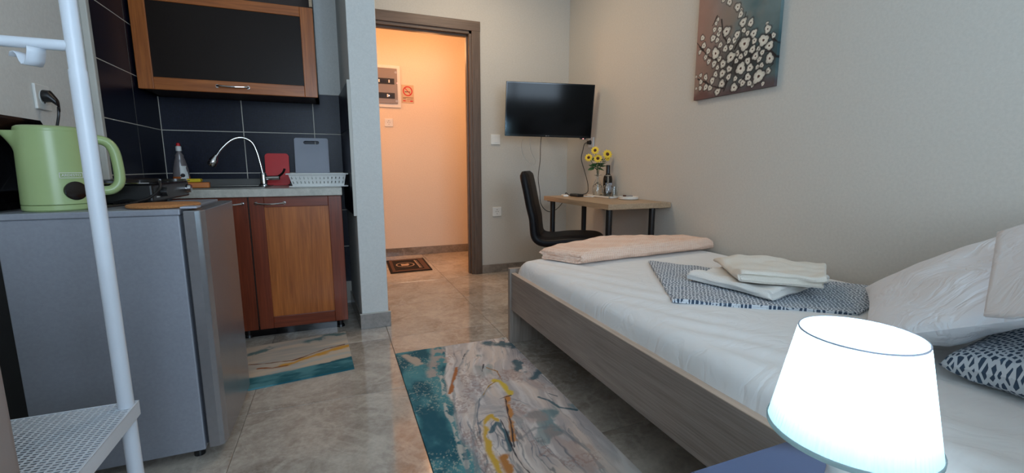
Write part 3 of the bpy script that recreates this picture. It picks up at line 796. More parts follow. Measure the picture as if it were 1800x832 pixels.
# leaning black tray
t = thing('baking_tray', 'black glossy baking tray leaning on the left wall behind the kettle', 'tray', (-.880, 1.84, .8185))
def tray_m(inset, th):
    w_, h_ = .47-2*inset, .300-2*inset
    m = rounded_board(w_, h_, th, .03)
    return m
Mt = Matrix.Rotation(math.radians(90), 4, 'Z') @ Matrix.Rotation(math.radians(-12), 4, 'X')
for nm, ins, th, off in (('tray_rim', 0, .004, 0), ('tray_pan', .02, .016, .0)):
    m = tray_m(ins, th); m.v = [tuple(Mt @ Vector((x, y+off, z+ins))) for x, y, z in m.v]
    m.build(nm, M['blackgl'], t, bev=.001)
# left wall socket + plug
s = socket('wall_socket', 'white socket on the left wall above the kettle holding a black plug', (XL, 2.09, 1.182), math.radians(90), size=.085)
t = thing('plug', 'black plug in the left wall socket with its cord going down', 'plug', (XL+.0125, 2.085, 1.186))
MB().loft([[(0, .021*math.cos(2*PI*i/18), .021*math.sin(2*PI*i/18)) for i in range(18)], [(.018, .02*math.cos(2*PI*i/18), .02*math.sin(2*PI*i/18)) for i in range(18)],
           [(.034, .012*math.cos(2*PI*i/18), -.02+.014*math.sin(2*PI*i/18)) for i in range(18)], [(.036, .007*math.cos(2*PI*i/18), -.045+.008*math.sin(2*PI*i/18)) for i in range(18)]]).build('plug_body', M['black'], t, smooth=True)
MB().tube([(.034, 0, -.035), (.03, .0, -.07), (.024, -.02, -.13), (.02, -.05, -.2), (.016, -.08, -.27)], .0042, seg=8).build('cord', M['black'], t, smooth=True)

# ------------------------------------------------------------------ white metal rack
t = thing('metal_rack', 'white metal rack with perforated shelf and round posts at the left edge', 'rack', (-.68, .99, 0))
PX, PY = -.475, 1.20
def post(x, y): return MB().cyl((x, y, 0), (x, y, 1.135), .0150, seg=20).cyl((x, y, 1.135), (x, y, 1.6), .0137, seg=20)
for (x, y) in ((PX, PY), (-.915, PY), (-.915, .80), (PX, .795)):
    if y < 1: m = MB().cyl((x, y, 0), (x, y, .62), .0137, seg=20)
    else: m = post(x, y)
    m.build('post', M['white_m'], t, world=True, smooth=True)
MB().cyl((-.915, PY, 1.182), (PX, PY, 1.182), .0105, seg=14).build('cross_bar', M['white_m'], t, world=True, smooth=True)
lat = MB(); sxa, sxb, sya, syb, sz = -.93, -.458, .785, 1.222, .40
n = 0
x = sxa+.006
while x < sxb: lat.box((x-.0016, sya, sz-.0015), (x+.0016, syb, sz)); x += .0132
y = sya+.004
while y < syb: lat.box((sxa, y-.0016, sz-.0016), (sxb, y+.0016, sz-.0001)); y += .0088
o = lat.build('perforated_shelf', M['white_m'], t, world=True)
MB().box((sxb-.003, sya, sz-.034), (sxb, syb, sz+.001)).box((sxa, syb-.003, sz-.034), (sxb, syb, sz+.001)).box((sxa, sya, sz-.034), (sxb, sya+.003, sz+.001)).build('shelf_edge', M['white_m'], t, world=True, bev=.001)
# hook
hk = thing('hook', 'white metal double hook hanging from the rack cross bar', 'hook', (-.545, PY, 1.18), math.radians(-35))
def strip(path, wdt):
    m = MB(); top = []; 
    for (x, z) in path: m.v += [(x, -wdt/2, z), (x, wdt/2, z)]
    for i in range(len(path)-1): m.f.append((2*i, 2*i+2, 2*i+3, 2*i+1))
    return m
pth = [(.016, -.008), (.014, -.018), (.009, -.032), (.001, -.041), (-.007, -.041), (-.013, -.033), (-.017, -.022), (-.024, -.016), (-.032, -.017), (-.036, -.024)]
o = strip([(x_*1.0+.004, z_) for x_, z_ in pth], .030).build('hook_strip', M['white_m'], hk, smooth=True); sd = o.modifiers.new('s', 'SOLIDIFY'); sd.thickness = .0015

# cabinet at lower left edge
t = thing('side_cabinet', 'greige cabinet side with rounded edge at the lower left corner', 'cabinet', (-.66, .5, 0))
pts = [(-.93, .25), (-.415, .25)]
for k in range(8):
    a_ = math.radians(90*k/7); pts.append((-.440+.025*math.cos(a_), .735+.025*math.sin(a_)))
pts += [(-.93, .76)]
MB().prism(pts, .05, .83).build('cabinet_body', M['cabside'], t, world=True, smooth=True)
MB().box((-.92, .27, 0), (-.44, .74, .05)).build('plinth', M['black'], t, world=True)
MB().box((-.93, .25, .83), (-.418, .755, .848)).build('cabinet_top', M['cabside'], t, world=True, bev=.003)
MB().box((-.8, .243, .1), (-.45, .25, .8)).build('door', M['cabside'], t, world=True, bev=.002)

# ------------------------------------------------------------------ rugs
RUG = {'edge': [(0.501, 2.202), (0.452, 2.016), (0.4, 1.844), (0.376, 1.705), (0.382, 1.601), (0.368, 1.502), (0.357, 1.391), (0.359, 1.288), (0.353, 1.192)], 'foam': [(0.445, 2.199), (0.401, 2.036), (0.36, 1.896)], 'foam2': [(0.397, 1.863), (0.375, 1.737), (0.346, 1.549), (0.353, 1.484), (0.346, 1.395), (0.333, 1.299), (0.335, 1.225)], 'beige': [(0.277, 2.15), (0.301, 2.086), (0.322, 2.036)], 'g1': [(0.48, 1.924), (0.447, 1.843), (0.392, 1.699)], 'g2': [(0.612, 1.871), (0.645, 1.82), (0.638, 1.732)], 'g3': [(0.6, 1.738), (0.626, 1.72), (0.625, 1.654), (0.626, 1.606)], 'g4': [(0.518, 1.634), (0.564, 1.702), (0.605, 1.728)], 'g5': [(0.603, 1.585), (0.578, 1.483), (0.548, 1.383), (0.52, 1.305)], 'g6': [(0.51, 1.44), (0.495, 1.477), (0.471, 1.449), (0.441, 1.358), (0.423, 1.283), (0.423, 1.199), (0.423, 1.165)], 'g7': [(0.453, 1.232), (0.451, 1.188), (0.45, 1.154)], 'd1': [(0.524, 1.44), (0.518, 1.371), (0.507, 1.31), (0.499, 1.233), (0.501, 1.159), (0.507, 1.131)], 'd2': [(0.497, 1.612), (0.449, 1.495), (0.425, 1.386)], 'd3': [(0.575, 1.581), (0.624, 1.592)], 'd4': [(0.595, 1.574), (0.569, 1.486), (0.552, 1.405), (0.526, 1.324), (0.51, 1.268)], 'd5': [(0.56, 2.06), (0.532, 2.005)], 'd6': [(0.609, 1.912), (0.582, 1.845)], 't1': [(0.707, 2.157), (0.755, 2.126), (0.815, 2.077)], 't2': [(0.765, 1.881), (0.759, 1.823), (0.742, 1.791)], 't3': [(0.773, 1.696), (0.831, 1.727)], 't4': [(0.725, 1.537), (0.752, 1.497), (0.767, 1.435), (0.82, 1.393)], 't5': [(0.463, 1.382), (0.504, 1.424), (0.511, 1.352), (0.492, 1.255)], 't6': [(0.623, 2.013), (0.624, 2.001)], 't7': [(0.777, 1.546), (0.8, 1.514)], 'p1': [(0.683, 1.805), (0.701, 1.743), (0.728, 1.768)], 'p2': [(0.76, 1.649), (0.806, 1.574)], 'p3': [(0.664, 1.291), (0.694, 1.195), (0.693, 1.083)], 'p4': [(0.601, 1.46), (0.647, 1.416)], 's1': [(0.328, 1.202), (0.358, 1.369), (0.373, 1.525), (0.428, 1.798), (0.584, 2.096)], 's2': [(0.353, 1.192), (0.391, 1.356), (0.472, 1.579), (0.568, 1.692)], 's3': [(0.535, 1.299), (0.62, 1.342), (0.695, 1.324), (0.739, 1.138)]}
KR = {'e': [(-0.424, 2.163), (-0.266, 2.156), (-0.105, 2.172), (0.024, 2.188)], 'far': [(-0.508, 2.603), (-0.005, 2.62)], 'near': [(-0.404, 2.04), (0.034, 2.1)], 'g1': [(0.016, 2.354), (-0.063, 2.333), (-0.151, 2.294), (-0.209, 2.258), (-0.274, 2.239)], 'g2': [(0.007, 2.385), (-0.086, 2.368), (-0.174, 2.315), (-0.236, 2.286), (-0.343, 2.311), (-0.45, 2.348)], 'g3': [(-0.377, 2.263), (-0.313, 2.233), (-0.257, 2.232)], 't1': [(-0.428, 2.478), (-0.396, 2.505), (-0.356, 2.536)], 't2': [(-0.161, 2.536), (-0.113, 2.554)], 't3': [(-0.074, 2.6), (-0.004, 2.564)], 'w1': [(0.018, 2.251), (-0.106, 2.24), (-0.23, 2.199), (-0.307, 2.177)], 'd1': [(-0.455, 2.355), (-0.436, 2.336)]}
def rug_col(u, v):
    x = .232+.598*u; y = .79+1.405*v
    wx = x+(fbm(x*7, y*5, 3)-.5)*.06; wy = y+(fbm(x*6, y*7, 5)-.5)*.08
    e = np.array(sorted([(b, a) for a, b in RUG['edge']])); ed = np.interp(y, e[:, 0], e[:, 1])
    q = (wx-ed)
    f = fbm(q*16+1.5*fbm(x*5, y*4, 8), wy*3, 11, 5); g = fbm(q*40, wy*7+2*f, 21, 4)
    c1, c2, c3 = L3(222, 208, 198), L3(182, 178, 180), L3(232, 228, 226)
    a = sm(.3, .7, f)[..., None]; col = c1*(1-a)+c2*a
    b = sm(.45, .75, g)[..., None]*.6; col = col*(1-b)+c3*b
    d6 = dseg(wx, wy, [(.50, 1.42), (.46, 1.22), (.48, .8)]); ph6 = d6*26+1.6*f+.5*g
    l6 = np.abs((ph6 % 1)-.5); m6 = ((1-sm(.0, .10, l6))*sm(.40, .62, fbm(x*8, y*5, 33))*.85*sm(.34, .2, d6))[..., None]; col = col*(1-m6)+L3(96, 112, 130)*m6
    s6 = ((sm(.40, .5, l6))*.35*sm(.26, .1, d6))[..., None]; col = col*(1-s6)+L3(236, 232, 226)*s6
    # fine marbled lines
    ln = np.abs(((q*22+2.2*f+.8*g) % 1)-.5); lm = (1-sm(0, .09, ln))*sm(.36, .58, fbm(x*6, y*3, 31))*.75
    col = col*(1-lm[..., None])+L3(110, 118, 124)*lm[..., None]
    # right edge cooler
    k = (sm(.60, .83, wx)*sm(1.35, .9, y)*.5)[..., None]; col = col*(1-k)+L3(168, 190, 196)*k
    pkz = (sm(.52, .66, fbm(x*10, y*8, 35, 5))*sm(.45, .62, fbm(x*120, y*120, 36, 3))*.5)[..., None]; col = col*(1-pkz)+L3(150, 120, 112)*pkz
    tb_ = (sm(.60, .70, fbm(wx*9, wy*7, 37, 5))*sm(.5, .7, wx)*.75)[..., None]; col = col*(1-tb_)+L3(78, 128, 138)*tb_
    # teal side
    m = 1-sm(-.012, .016, q+(g-.5)*.05)
    tealv = fbm(x*14, y*9, 41, 5); tc = L3(30, 92, 108)*(1-sm(.35, .7, tealv)[..., None])+L3(84, 146, 154)*sm(.35, .7, tealv)[..., None]
    sp = sm(.60, .72, fbm(x*170, y*150, 55, 3))*sm(.40, .6, fbm(x*11, y*8, 57))
    tc = tc*(1-.7*sp[..., None])+L3(176, 184, 170)*.7*sp[..., None]
    col = col*(1-m[..., None])+tc*m[..., None]
    S_ = lambda key, w, c, seed, jit=.8, soft=.5, op=1.0: stroke(col, x, y, RUG[key], w, c, seed, jit, soft, op)
    col = S_('beige', .022, L3(186, 172, 158), 2, 1.2)
    col = S_('foam', .030, L3(190, 168, 158), 4, 3.5, .6, .75)
    col = S_('foam2', .009, L3(196, 194, 186), 6, 5, .5, .9)
    for k_, w_ in (('t1', .032), ('t2', .022), ('t3', .024), ('t4', .006), ('t5', .008)): col = S_(k_, w_, L3(40, 92, 108), 8, 2.0, .6, .85)
    col = S_('t7', .003, L3(60, 84, 96), 8); col = S_('t6', .02, L3(96, 126, 128), 9, 2.5, .6, .7)
    for k_ in ('p1', 'p2', 'p3', 'p4'): col = S_(k_, .03, L3(176, 148, 138), 10, 2.5, .9, .45)
    for k_ in ('s1', 's2', 's3'): col = S_(k_, .006, L3(128, 136, 142), 12, 2.0, .8, .55)
    col = S_('d2', .003, L3(80, 100, 118), 13, 2, .6, .7)
    for k_, w_, c_ in (('g1', .006, (160, 100, 60)), ('g2', .003, (150, 110, 60)), ('g3', .010, (196, 172, 70)), ('g4', .002, (150, 120, 60)), ('g5', .010, (176, 122, 70)), ('g6', .009, (190, 156, 66)), ('g7', .012, (168, 116, 66))):
        col = S_(k_, w_*1.25, L3(*c_)*1.25, 14, 1.9, .7)
    for k_ in ('d1', 'd3', 'd4', 'd5', 'd6'): col = S_(k_, .0032, L3(40, 46, 58), 15, 2.2, .5, .9)
    return col
o = painted('printed_rug', (.232, .79, .0075), (.598, 0, 0), (0, 1.405, 0), 300, 620, rug_col, M['rug'], None, .007, (0, 0, 1))
tag(o, 'long teal, cream and gold marble-print rug lying beside the bed', 'rug')
def kr_col(u, v):
    x = -.60+.632*u; y = 2.03+.578*v+.05*(u-1)*0
    wy = y+(fbm(x*4, y*6, 3)-.5)*.05
    f = fbm(x*4, wy*26, 61, 5); c1, c2 = L3(204, 186, 166), L3(172, 166, 158)
    a = sm(.3, .7, f)[..., None]; col = c1*(1-a)+c2*a
    yb = np.interp(x, [-.6, -.424, -.266, -.105, .032], [2.165, 2.163, 2.156, 2.172, 2.188])
    m = 1-sm(-.006, .008, y-yb+(fbm(x*18, y*18, 71)-.5)*.03)
    tv = sm(.3, .7, fbm(x*12, y*24, 73, 4))[..., None]; tc = L3(36, 94, 106)*(1-tv)+L3(86, 140, 148)*tv
    col = col*(1-m[..., None])+tc*m[..., None]
    S_ = lambda key, w, c, seed, jit=.8, soft=.5, op=1.0: stroke(col, x, y, KR[key], w, c, seed, jit, soft, op)
    col = S_('w1', .018, L3(176, 182, 180), 81, 1.5, .8, .7)
    col = S_('g1', .022, L3(206, 150, 56), 82, 1.2, .7, .95); col = S_('g2', .005, L3(120, 74, 48), 83, 2); col = S_('g3', .008, L3(150, 92, 58), 84, 2)
    for k_, w_ in (('t1', .018), ('t2', .03), ('t3', .02)): col = S_(k_, w_, L3(58, 108, 112), 85, 2.2, .7, .8)
    return col
kp_ = [(-.60, 2.03), (.034, 2.10)]
o = painted('printed_rug', (-.60, 2.022, .0075), (.632, .079, 0), (-.028, .515, 0), 300, 240, kr_col, M['rug'], None, .007, (0, 0, 1))
tag(o, 'short marble-print rug with a gold streak in front of the base cabinet', 'rug')

# ------------------------------------------------------------------ bed
t = thing('bed', 'low bed frame in grey-brown oak along the right wall', 'bed', (1.42, 1.12, 0))
MB().box((.834, .10, .19), (.858, 2.118, .388)).build('side_rail', M['bedwood'], t, world=True)
MB().box((.8335, .10, .388), (.8585, 2.118, .3905)).build('rail_edge', M['bededge'], t, world=True)
MB().box((1.99, .10, .19), (2.014, 2.118, .388)).build('side_rail', M['bedwood'], t, world=True)
MB().box((.826, 2.118, 0), (2.016, 2.146, .412)).build('footboard', M['bedwood_z'], t, world=True, bev=.001)
MB().box((.826, .06, 0), (2.016, .09, .80)).build('headboard', M['bedwood_z'], t, world=True, bev=.001)
MB().box((1.40, .1, .12), (1.44, 2.1, .19)).build('centre_beam', M['bedwood'], t, world=True)
for k in range(14): MB().box((.86, .2+k*.14, .20), (1.988, .27+k*.14, .215)).build('slat', M['desk_e'], t, world=True)
# mattress with sheet
def slab(x0, x1, y0, y1, z0, z1, ex=8, ez=3.2, nu=160, nv=44, disp=None):
    cx, cy, cz = (x0+x1)/2, (y0+y1)/2, (z0+z1)/2; a, b_, c_ = (x1-x0)/2, (y1-y0)/2, (z1-z0)/2
    sg = lambda v, p: math.copysign(abs(v)**p, v)
    rings = []
    for i in range(nv+1):
        # denser near rim, full scale over the top
        t_ = i/nv
        phi = -PI/2+PI*t_
        sc = abs(math.cos(phi))**(2/ez) if i not in (0, nv) else .0005
        zz = sg(math.sin(phi), 2/ez)
        rings.append((sc, zz))
    # extra rings on top
    top = [(s, 1.0-(1.0-0.999)*0) for s in ()]
    m = MB(); R_ = []
    for sc, zz in rings:
        ring_ = []
        for j in range(nu):
            th = 2*PI*j/nu
            # square-ish mapping with even spacing
            cc, ss = math.cos(th), math.sin(th); k = 1/((abs(cc)**ex+abs(ss)**ex)**(1/ex))
            ring_.append(Vector((cx+a*sc*cc*k, cy+b_*sc*ss*k, cz+c_*zz)))
        R_.append(ring_)
    m.loft(R_)
    return m
def mattress():
    # heightfield top + skirt
    x0, x1, y0, y1, z0, z1 = .862, 1.985, .10, 2.105, .215, .468
    nx, ny = 90, 150
    m = MB()
    def edge(d, r=.055):
        d = min(d, r); return r-math.sqrt(max(0, r*r-(r-d)**2))
    def P(u, v):
        # u,v include skirt: -k..1+k
        x = x0+(x1-x0)*u; y = y0+(y1-y0)*v
        dx = min(x-x0, x1-x); dy = min(y-y0, y1-y)
        z = z1-edge(dx)-edge(dy, .07)
        crown = .012*math.sin(PI*min(max(u, 0), 1))*math.sin(PI*min(max(v, 0), 1))
        n1 = mnoise.noise(Vector((x*1.8+y*1.1, y*3.0-x*.6, 0)))
        n2 = mnoise.noise(Vector((x*7+y*5, y*3.2-x*2.2, 4)))
        z += crown+.003*n1+.0022*n2
        # draped diagonal wrinkles near the side edge
        wr_ = math.exp(-((x-x0-.12)/.16)**2)
        z += wr_*.003*math.sin((y*1.0+x*2.2)*26+3*n1)
        return Vector((x, y, z))
    us = [0, .004, .010, .018, .028, .038, .049]; us = us+[.05+(.9)*i/nx for i in range(nx+1)]+[1-q for q in us[::-1]]
    vs = [0, .003, .008, .014, .022, .03, .035]; vs = vs+[.04+.92*i/ny for i in range(ny+1)]+[1-q for q in vs[::-1]]
    nU, nV = len(us), len(vs)
    for u in us:
        for v in vs: m.v.append(tuple(P(u, v)))
    for i in range(nU-1):
        for j_ in range(nV-1):
            a = i*nV+j_; m.f.append((a, a+nV, a+nV+1, a+1))
    ring = [i*nV for i in range(nU)]+[(nU-1)*nV+j_ for j_ in range(1, nV)]+[i*nV+nV-1 for i in range(nU-2, -1, -1)]+[j_ for j_ in range(nV-2, 0, -1)]
    k = len(ring); n0 = len(m.v)
    levels = [.38, .30, z0]
    for li, zz in enumerate(levels):
        for q, r_ in enumerate(ring):
            x, y, z = m.v[r_]
            w_ = .004*mnoise.noise(Vector((y*9+x*3, zz*6, 2)))
            ox = (-1 if x < 1.4 else 0)*(.006+w_) if abs(x-x0) < .01 else 0
            m.v.append((x+ox, y, zz))
    prev = ring
    for li in range(3):
        cur = [n0+li*k+q for q in range(k)]
        for q in range(k): m.f.append((prev[q], cur[q], cur[(q+1) % k], prev[(q+1) % k]))
        prev = cur
    m.f.append(tuple(prev))
    return m
o = mattress().build('mattress', M['sheet'], smooth=True); 
me = o.data; tag(o, 'mattress under a white fitted sheet in the oak bed frame', 'mattress')

# folded cloth
def folded(name, quad, zb, T, n, mat, noise_amp=.003, fold_r=1.0, nv=24, na=20, seed=0, sag=None, parent=None, jitter=.0):
    A, B, Cq, D = [Vector((p[0], p[1], 0)) for p in quad]   # A->B is u (folds at u=0 and u=1), A->D is v
    L = ((B-A).length+(Cq-D).length)/2
    t_ = T/n; r = t_/2
    rnd = random.Random(seed)
    path = []
    def line(u0, u1, z, zz=None):
        for i in range(na+1): path.append((u0+(u1-u0)*i/na, z))
    def arc(u, z0, z1, s, m_=8):
        r_ = (z1-z0)/2; sq = min(1.0, 1.1)
        for q in range(1, m_): 
            a = -PI/2+PI*q/m_; path.append((u+s*abs(r_)*math.cos(a)/L, (z0+z1)/2+r_*math.sin(a)))
    zc = [t_*(k+.5) for k in range(n)]
    if n == 4:
        e0 = 1.5*t_/L; e1 = 1-.5*t_/L; e0b = e0
        line(e1, e0, zc[0]); arc(e0, zc[0], zc[3], -1, 12); line(e0, e1, zc[3]); arc(e1, zc[3], zc[2], 1); line(e1, e0b, zc[2]); arc(e0b, zc[2], zc[1], -1, 6); line(e0b, e1-.02, zc[1])
    elif n == 3:
        e0 = .5*t_/L; e1 = 1-.5*t_/L
        line(e1-.02, e0, zc[0]); arc(e0, zc[0], zc[1], -1); line(e0, e1, zc[1]); arc(e1, zc[1], zc[2], 1); line(e1, e0, zc[2])
    else:
        e0 = .5*t_/L; e1 = 1-.5*t_/L
        line(e1, e0, zc[0]); arc(e0, zc[0], zc[1], -1); line(e0, e1, zc[1])
    half = t_*.44
    pts = [Vector((p[0]*L, p[1], 0)) for p in path]
    up_, dn_ = [], []
    for i, p in enumerate(pts):
        tan = (pts[min(i+1, len(pts)-1)]-pts[max(i-1, 0)]).normalized(); nn = Vector((-tan.y, tan.x, 0))
        up_.append(p+nn*half); dn_.append(p-nn*half)
    prof = up_+dn_[::-1]
    rings = []
    for j_ in range(nv+1):
        v = j_/nv; ring_ = []
        for p in prof:
            u = p.x/L; z = p.y
            vv = v
            if T > .02: vv = v+(.5-v)*2*(.010+.010*mnoise.noise(Vector((z*90, seed, u*1.5))))/(D-A).length*(1 if abs(v-.5) > .4 else 0)
            base = (A.lerp(B, u)).lerp(D.lerp(Cq, u), vv)
            nz = (mnoise.noise(Vector((base.x*6+seed, base.y*6, seed)))+.5*mnoise.noise(Vector((base.x*17+seed, base.y*17, seed))))*noise_amp*(z/T*1.2)
            dome = 1.0
            if sag: dome = sag(u, v)
            # v-end rounding
            vd = min(v, 1-v)*(D-A).length
            rd = T*.5
            if vd < rd: dome *= 1-.28*(1-math.sqrt(max(0, 1-((rd-vd)/rd)**2)))
            bx = mnoise.noise(Vector((base.x*9, base.y*9, z*60+seed)))*noise_amp*1.1
            ring_.append((base.x+bx, base.y+bx, zb+max(0, z)*dome+nz))
        rings.append(ring_)
    m = MB(); m.loft(rings, cap=False)
    # caps: quads across sheet thickness
    K = len(prof); h = K//2
    for off, flip in ((0, False), (nv*K, True)):
        for i in range(h-1):
            f = (off+i, off+i+1, off+K-2-i, off+K-1-i)
            m.f.append(f if flip else f[::-1])
    return m.build(name, mat, parent, smooth=True)
o = folded('folded_blanket', [(1.07, 1.815), (.955, 2.035), (2.005, 2.09), (2.0, 1.90)], .477, .074, 4, M['blanket'], .009, nv=90, na=14, seed=3,
           sag=lambda u, v: .78+.42*math.sin(PI*min(1, v*1.05))**2*(.4+.9*u)+.05*math.sin(v*9))
tag(o, 'folded peach waffle blanket across the foot of the bed', 'blanket')
o = folded('folded_bedding', [(1.405, 1.73), (1.06, 1.17), (1.50, .84), (1.95, .97)], .477, .014, 2, M['dots'], .005, nv=50, na=40, seed=5)
tag(o, 'flat folded bedding with dark blue dashes under the towels', 'bedding')
o = folded('towel', [(1.345, 1.01), (1.78, 1.10), (1.72, 1.42), (1.29, 1.36)], .496, .036, 4, M['towel'], .012, nv=60, na=40, seed=9)
tag(o, 'folded white towel lying under the other towel on the dotted bedding', 'towel', 'towels on the bed')
o = folded('towel', [(1.31, 1.12), (1.50, .95), (1.77, 1.13), (1.50, 1.42)], .538, .038, 4, M['towel2'], .013, nv=60, na=40, seed=13)
tag(o, 'folded cream towel topmost on the dotted bedding', 'towel', 'towels on the bed')

# pillows: bilinear patch with puff
def pillow(name, A, B, Cq, D, thick, mat, parent=None, seed=0, flange=.0, wr=.006, nu=60, nv=44, power=.45, sag=0):
    A, B, Cq, D = map(Vector, (A, B, Cq, D))
    nrm = (B-A).cross(D-A).normalized()
    m = MB()
    def P(u, v, s):
        p = A.lerp(B, u).lerp(D.lerp(Cq, u), v)
        e = (max(0, 1-(2*u-1)**2)**power)*(max(0, 1-(2*v-1)**2)**power)
        w_ = mnoise.noise(Vector((u*5+seed, v*4, s*2)))*wr*4*e + math.sin((u*9+v*5)+3*mnoise.noise(Vector((u*3, v*3, seed))))*wr*e
        ridge = abs(mnoise.noise(Vector((u*6+v*7+seed, (u-v)*2.2, 7))))*wr*2.5
        # pinched sides between corners
        pin = .03*(math.sin(PI*u)*(1 if v < .5 else -1)*(abs(2*v-1)**3))
        p = p+(D-A).normalized()*pin*.5
        return p+nrm*(s*thick/2*e+(w_-ridge*e)*(1 if s > 0 else .3))
    m.grid(lambda u, v: P(u, v, 1), nu, nv)
    m.grid(lambda u, v: P(1-u, v, -1), nu, nv)
    return m.build(name, mat, parent, smooth=True)
o = pillow('pillow', (1.235, .52, .505), (1.93, .56, .51), (1.93, .12, .57), (1.22, .12, .57), .16, M['dotsb'], seed=2, power=.34)
tag(o, 'pillow in white case with dark blue dashes at the head of the bed', 'pillow')
t = thing('pillow', 'large white pillow leaning up over the dotted pillow', 'pillow', (1.6, .5, .6))
L0 = Vector((1.6, .5, .6))
def rel(p): return tuple(Vector(p)-L0)
pillow('pillowcase', rel((1.20, .655, .515)), rel((1.78, .985, .505)), rel((1.93, .46, .86)), rel((1.27, .22, .74)), .12, M['pillow'], t, seed=6, wr=.013, nu=90, nv=70)
m = MB()
def flap(u, v):
    a_ = Vector((1.150, .425, .655)); b_ = Vector((1.56, .58, .775)); c_ = Vector((1.50, .30, .93)); d_ = Vector((1.00, .295, .71))
    p = a_.lerp(b_, u).lerp(d_.lerp(c_, u), v)
    return p-L0+Vector((0, 0, .02*math.sin(PI*u)+.006*mnoise.noise(Vector((u*4, v*4, 1)))))
m.grid(flap, 24, 16); o = m.build('pillowcase_flap', M['pillow'], t, smooth=True); sd = o.modifiers.new('s', 'SOLIDIFY'); sd.thickness = .004

# ------------------------------------------------------------------ nightstand + lamp
t = thing('nightstand', 'dark slate nightstand under the glowing table lamp', 'nightstand', (.56, .3, 0))
MB().box((.30, .10, .418), (.785, .512, .438)).build('top', M['night'], t, world=True, bev=.0015)
for x in (.30, .765): MB().box((x, .11, 0), (x+.02, .505, .418)).build('side_panel', M['night'], t, world=True)
MB().box((.32, .12, .18), (.765, .50, .198)).build('shelf', M['night'], t, world=True)
MB().box((.32, .49, .20), (.765, .50, .418)).build('back_panel', M['night'], t, world=True)
t = thing('table_lamp', 'glowing white table lamp with pleated drum shade on the nightstand', 'lamp', (.626, .345, .438))
MB().lathe([(.052, 0), (.055, .004), (.053, .012), (.034, .03), (.022, .06), (.019, .09), (.024, .125), (.026, .15), (.018, .165), (.016, .175)], seg=32).build('base', M['ceram'], t, smooth=True)
sh = MB(); seg = 180; rings = []
for k in range(13):
    f_ = k/12; z = .147+.141*f_; r = .0945+(.068-.0945)*f_
    rings.append([((r+.0006*math.cos(PI*i)*(1-.2*f_))*math.cos(2*PI*i/seg), (r+.0006*math.cos(PI*i))*math.sin(2*PI*i/seg), z) for i in range(seg)])
sh.loft(rings, cap=False); o = sh.build('lamp_shade', M['shade'], t)
MB().lathe([(.0945, .145), (.0962, .146), (.0965, .151), (.0950, .153)], seg=64, cap=False).build('shade_rim', M['shade'], t, smooth=True)
MB().lathe([(.0672, .2865), (.0690, .2865), (.0690, .2885), (.0672, .2885)], seg=64, cap=False).build('top_rim', M['greyp'], t, smooth=True)
MB().lathe([(.012, .175), (.012, .19), (.026, .215), (.028, .232), (.02, .25), (.002, .256)], seg=24).build('bulb', M['bulb'], t, smooth=True)
bl = bpy.data.lights.new('bulb_light', 'POINT'); bl.energy = 25; bl.color = (.40, .70, 1.0); bl.shadow_soft_size = .03
bo = bpy.data.objects.new('bulb_light', bl); COL.objects.link(bo); bo.location = (.626, .345, .438+.262)

# ------------------------------------------------------------------ desk
t = thing('desk', 'small oak-look desk with black round legs in the far corner', 'desk', (1.78, 2.75, 0))
MB().box((1.54, 2.292, .683), (2.018, 3.20, .717)).build('desktop', M['desk'], t, world=True, bev=.0015)
for (x, y) in ((1.60, 2.37), (1.925, 2.36), (1.585, 3.13), (1.87, 3.13)):
    lg = MB().cyl((x, y, 0), (x, y, .683), .020, seg=24).build('leg', M['black'], t, world=True, smooth=True)
    MB().cyl((x, y, .678), (x, y, .683), .045, seg=24).build('mounting_plate', M['black'], lg, world=True)
# chair
t = thing('chair', 'black upholstered chair seen from its side at the desk', 'chair', (1.50, 2.74, 0), math.radians(-31))
prof = [(-.292, .915), (-.28, .86), (-.262, .78), (-.242, .68), (-.222, .60), (-.215, .53), (-.205, .475), (-.17, .443), (-.10, .435), (0, .447), (.10, .452), (.19, .45), (.225, .44), (.24, .425)]
def chair_shell():
    pts = [Vector(p) for p in prof]; fine = []
    for i in range(len(pts)-1):
        p0 = pts[max(i-1, 0)]; p1 = pts[i]; p2 = pts[i+1]; p3 = pts[min(i+2, len(pts)-1)]
        for k in range(4):
            u = k/4; fine.append(.5*((2*p1)+(-p0+p2)*u+(2*p0-5*p1+4*p2-p3)*u*u+(-p0+3*p1-3*p2+p3)*u**3))
    fine.append(pts[-1])
    rings = []
    for i, p in enumerate(fine):
        tan = (fine[min(i+1, len(fine)-1)]-fine[max(i-1, 0)]).normalized(); nn = Vector((-tan.y, tan.x))
        th = .033+.003*min(1, max(0, (i-20)/10)); W = .205
        if i < 8: W = .205-.03*(1-i/8)**2
        e = min(1, .35+min(i, len(fine)-1-i)*.3); th *= e
        ring_ = []
        for j_ in range(32):
            a = 2*PI*j_/32; cy_ = math.copysign(abs(math.cos(a))**.35, math.cos(a))*W; cz_ = math.copysign(abs(math.sin(a))**.7, math.sin(a))*th
            grv = .006*math.exp(-((abs(cy_)-.165)/.012)**2)*(1 if cz_ > 0 else -1)
            ring_.append((p.x+nn.x*(cz_-grv), cy_, p.y+nn.y*(cz_-grv)))
        rings.append(ring_)
    return rings
R_ = chair_shell(); h = 24
MB().loft(R_[:h+1]).build('backrest', M['leather'], t, smooth=True)
MB().loft(R_[h:]).build('seat', M['leather'], t, smooth=True)
for sx in (-.08, .18):
    for sy in (-.15, .15): MB().cyl((sx*1.15, sy*1.1, 0), (sx, sy, .43), .011, .015, seg=12).build('leg', M['black'], t, smooth=True)
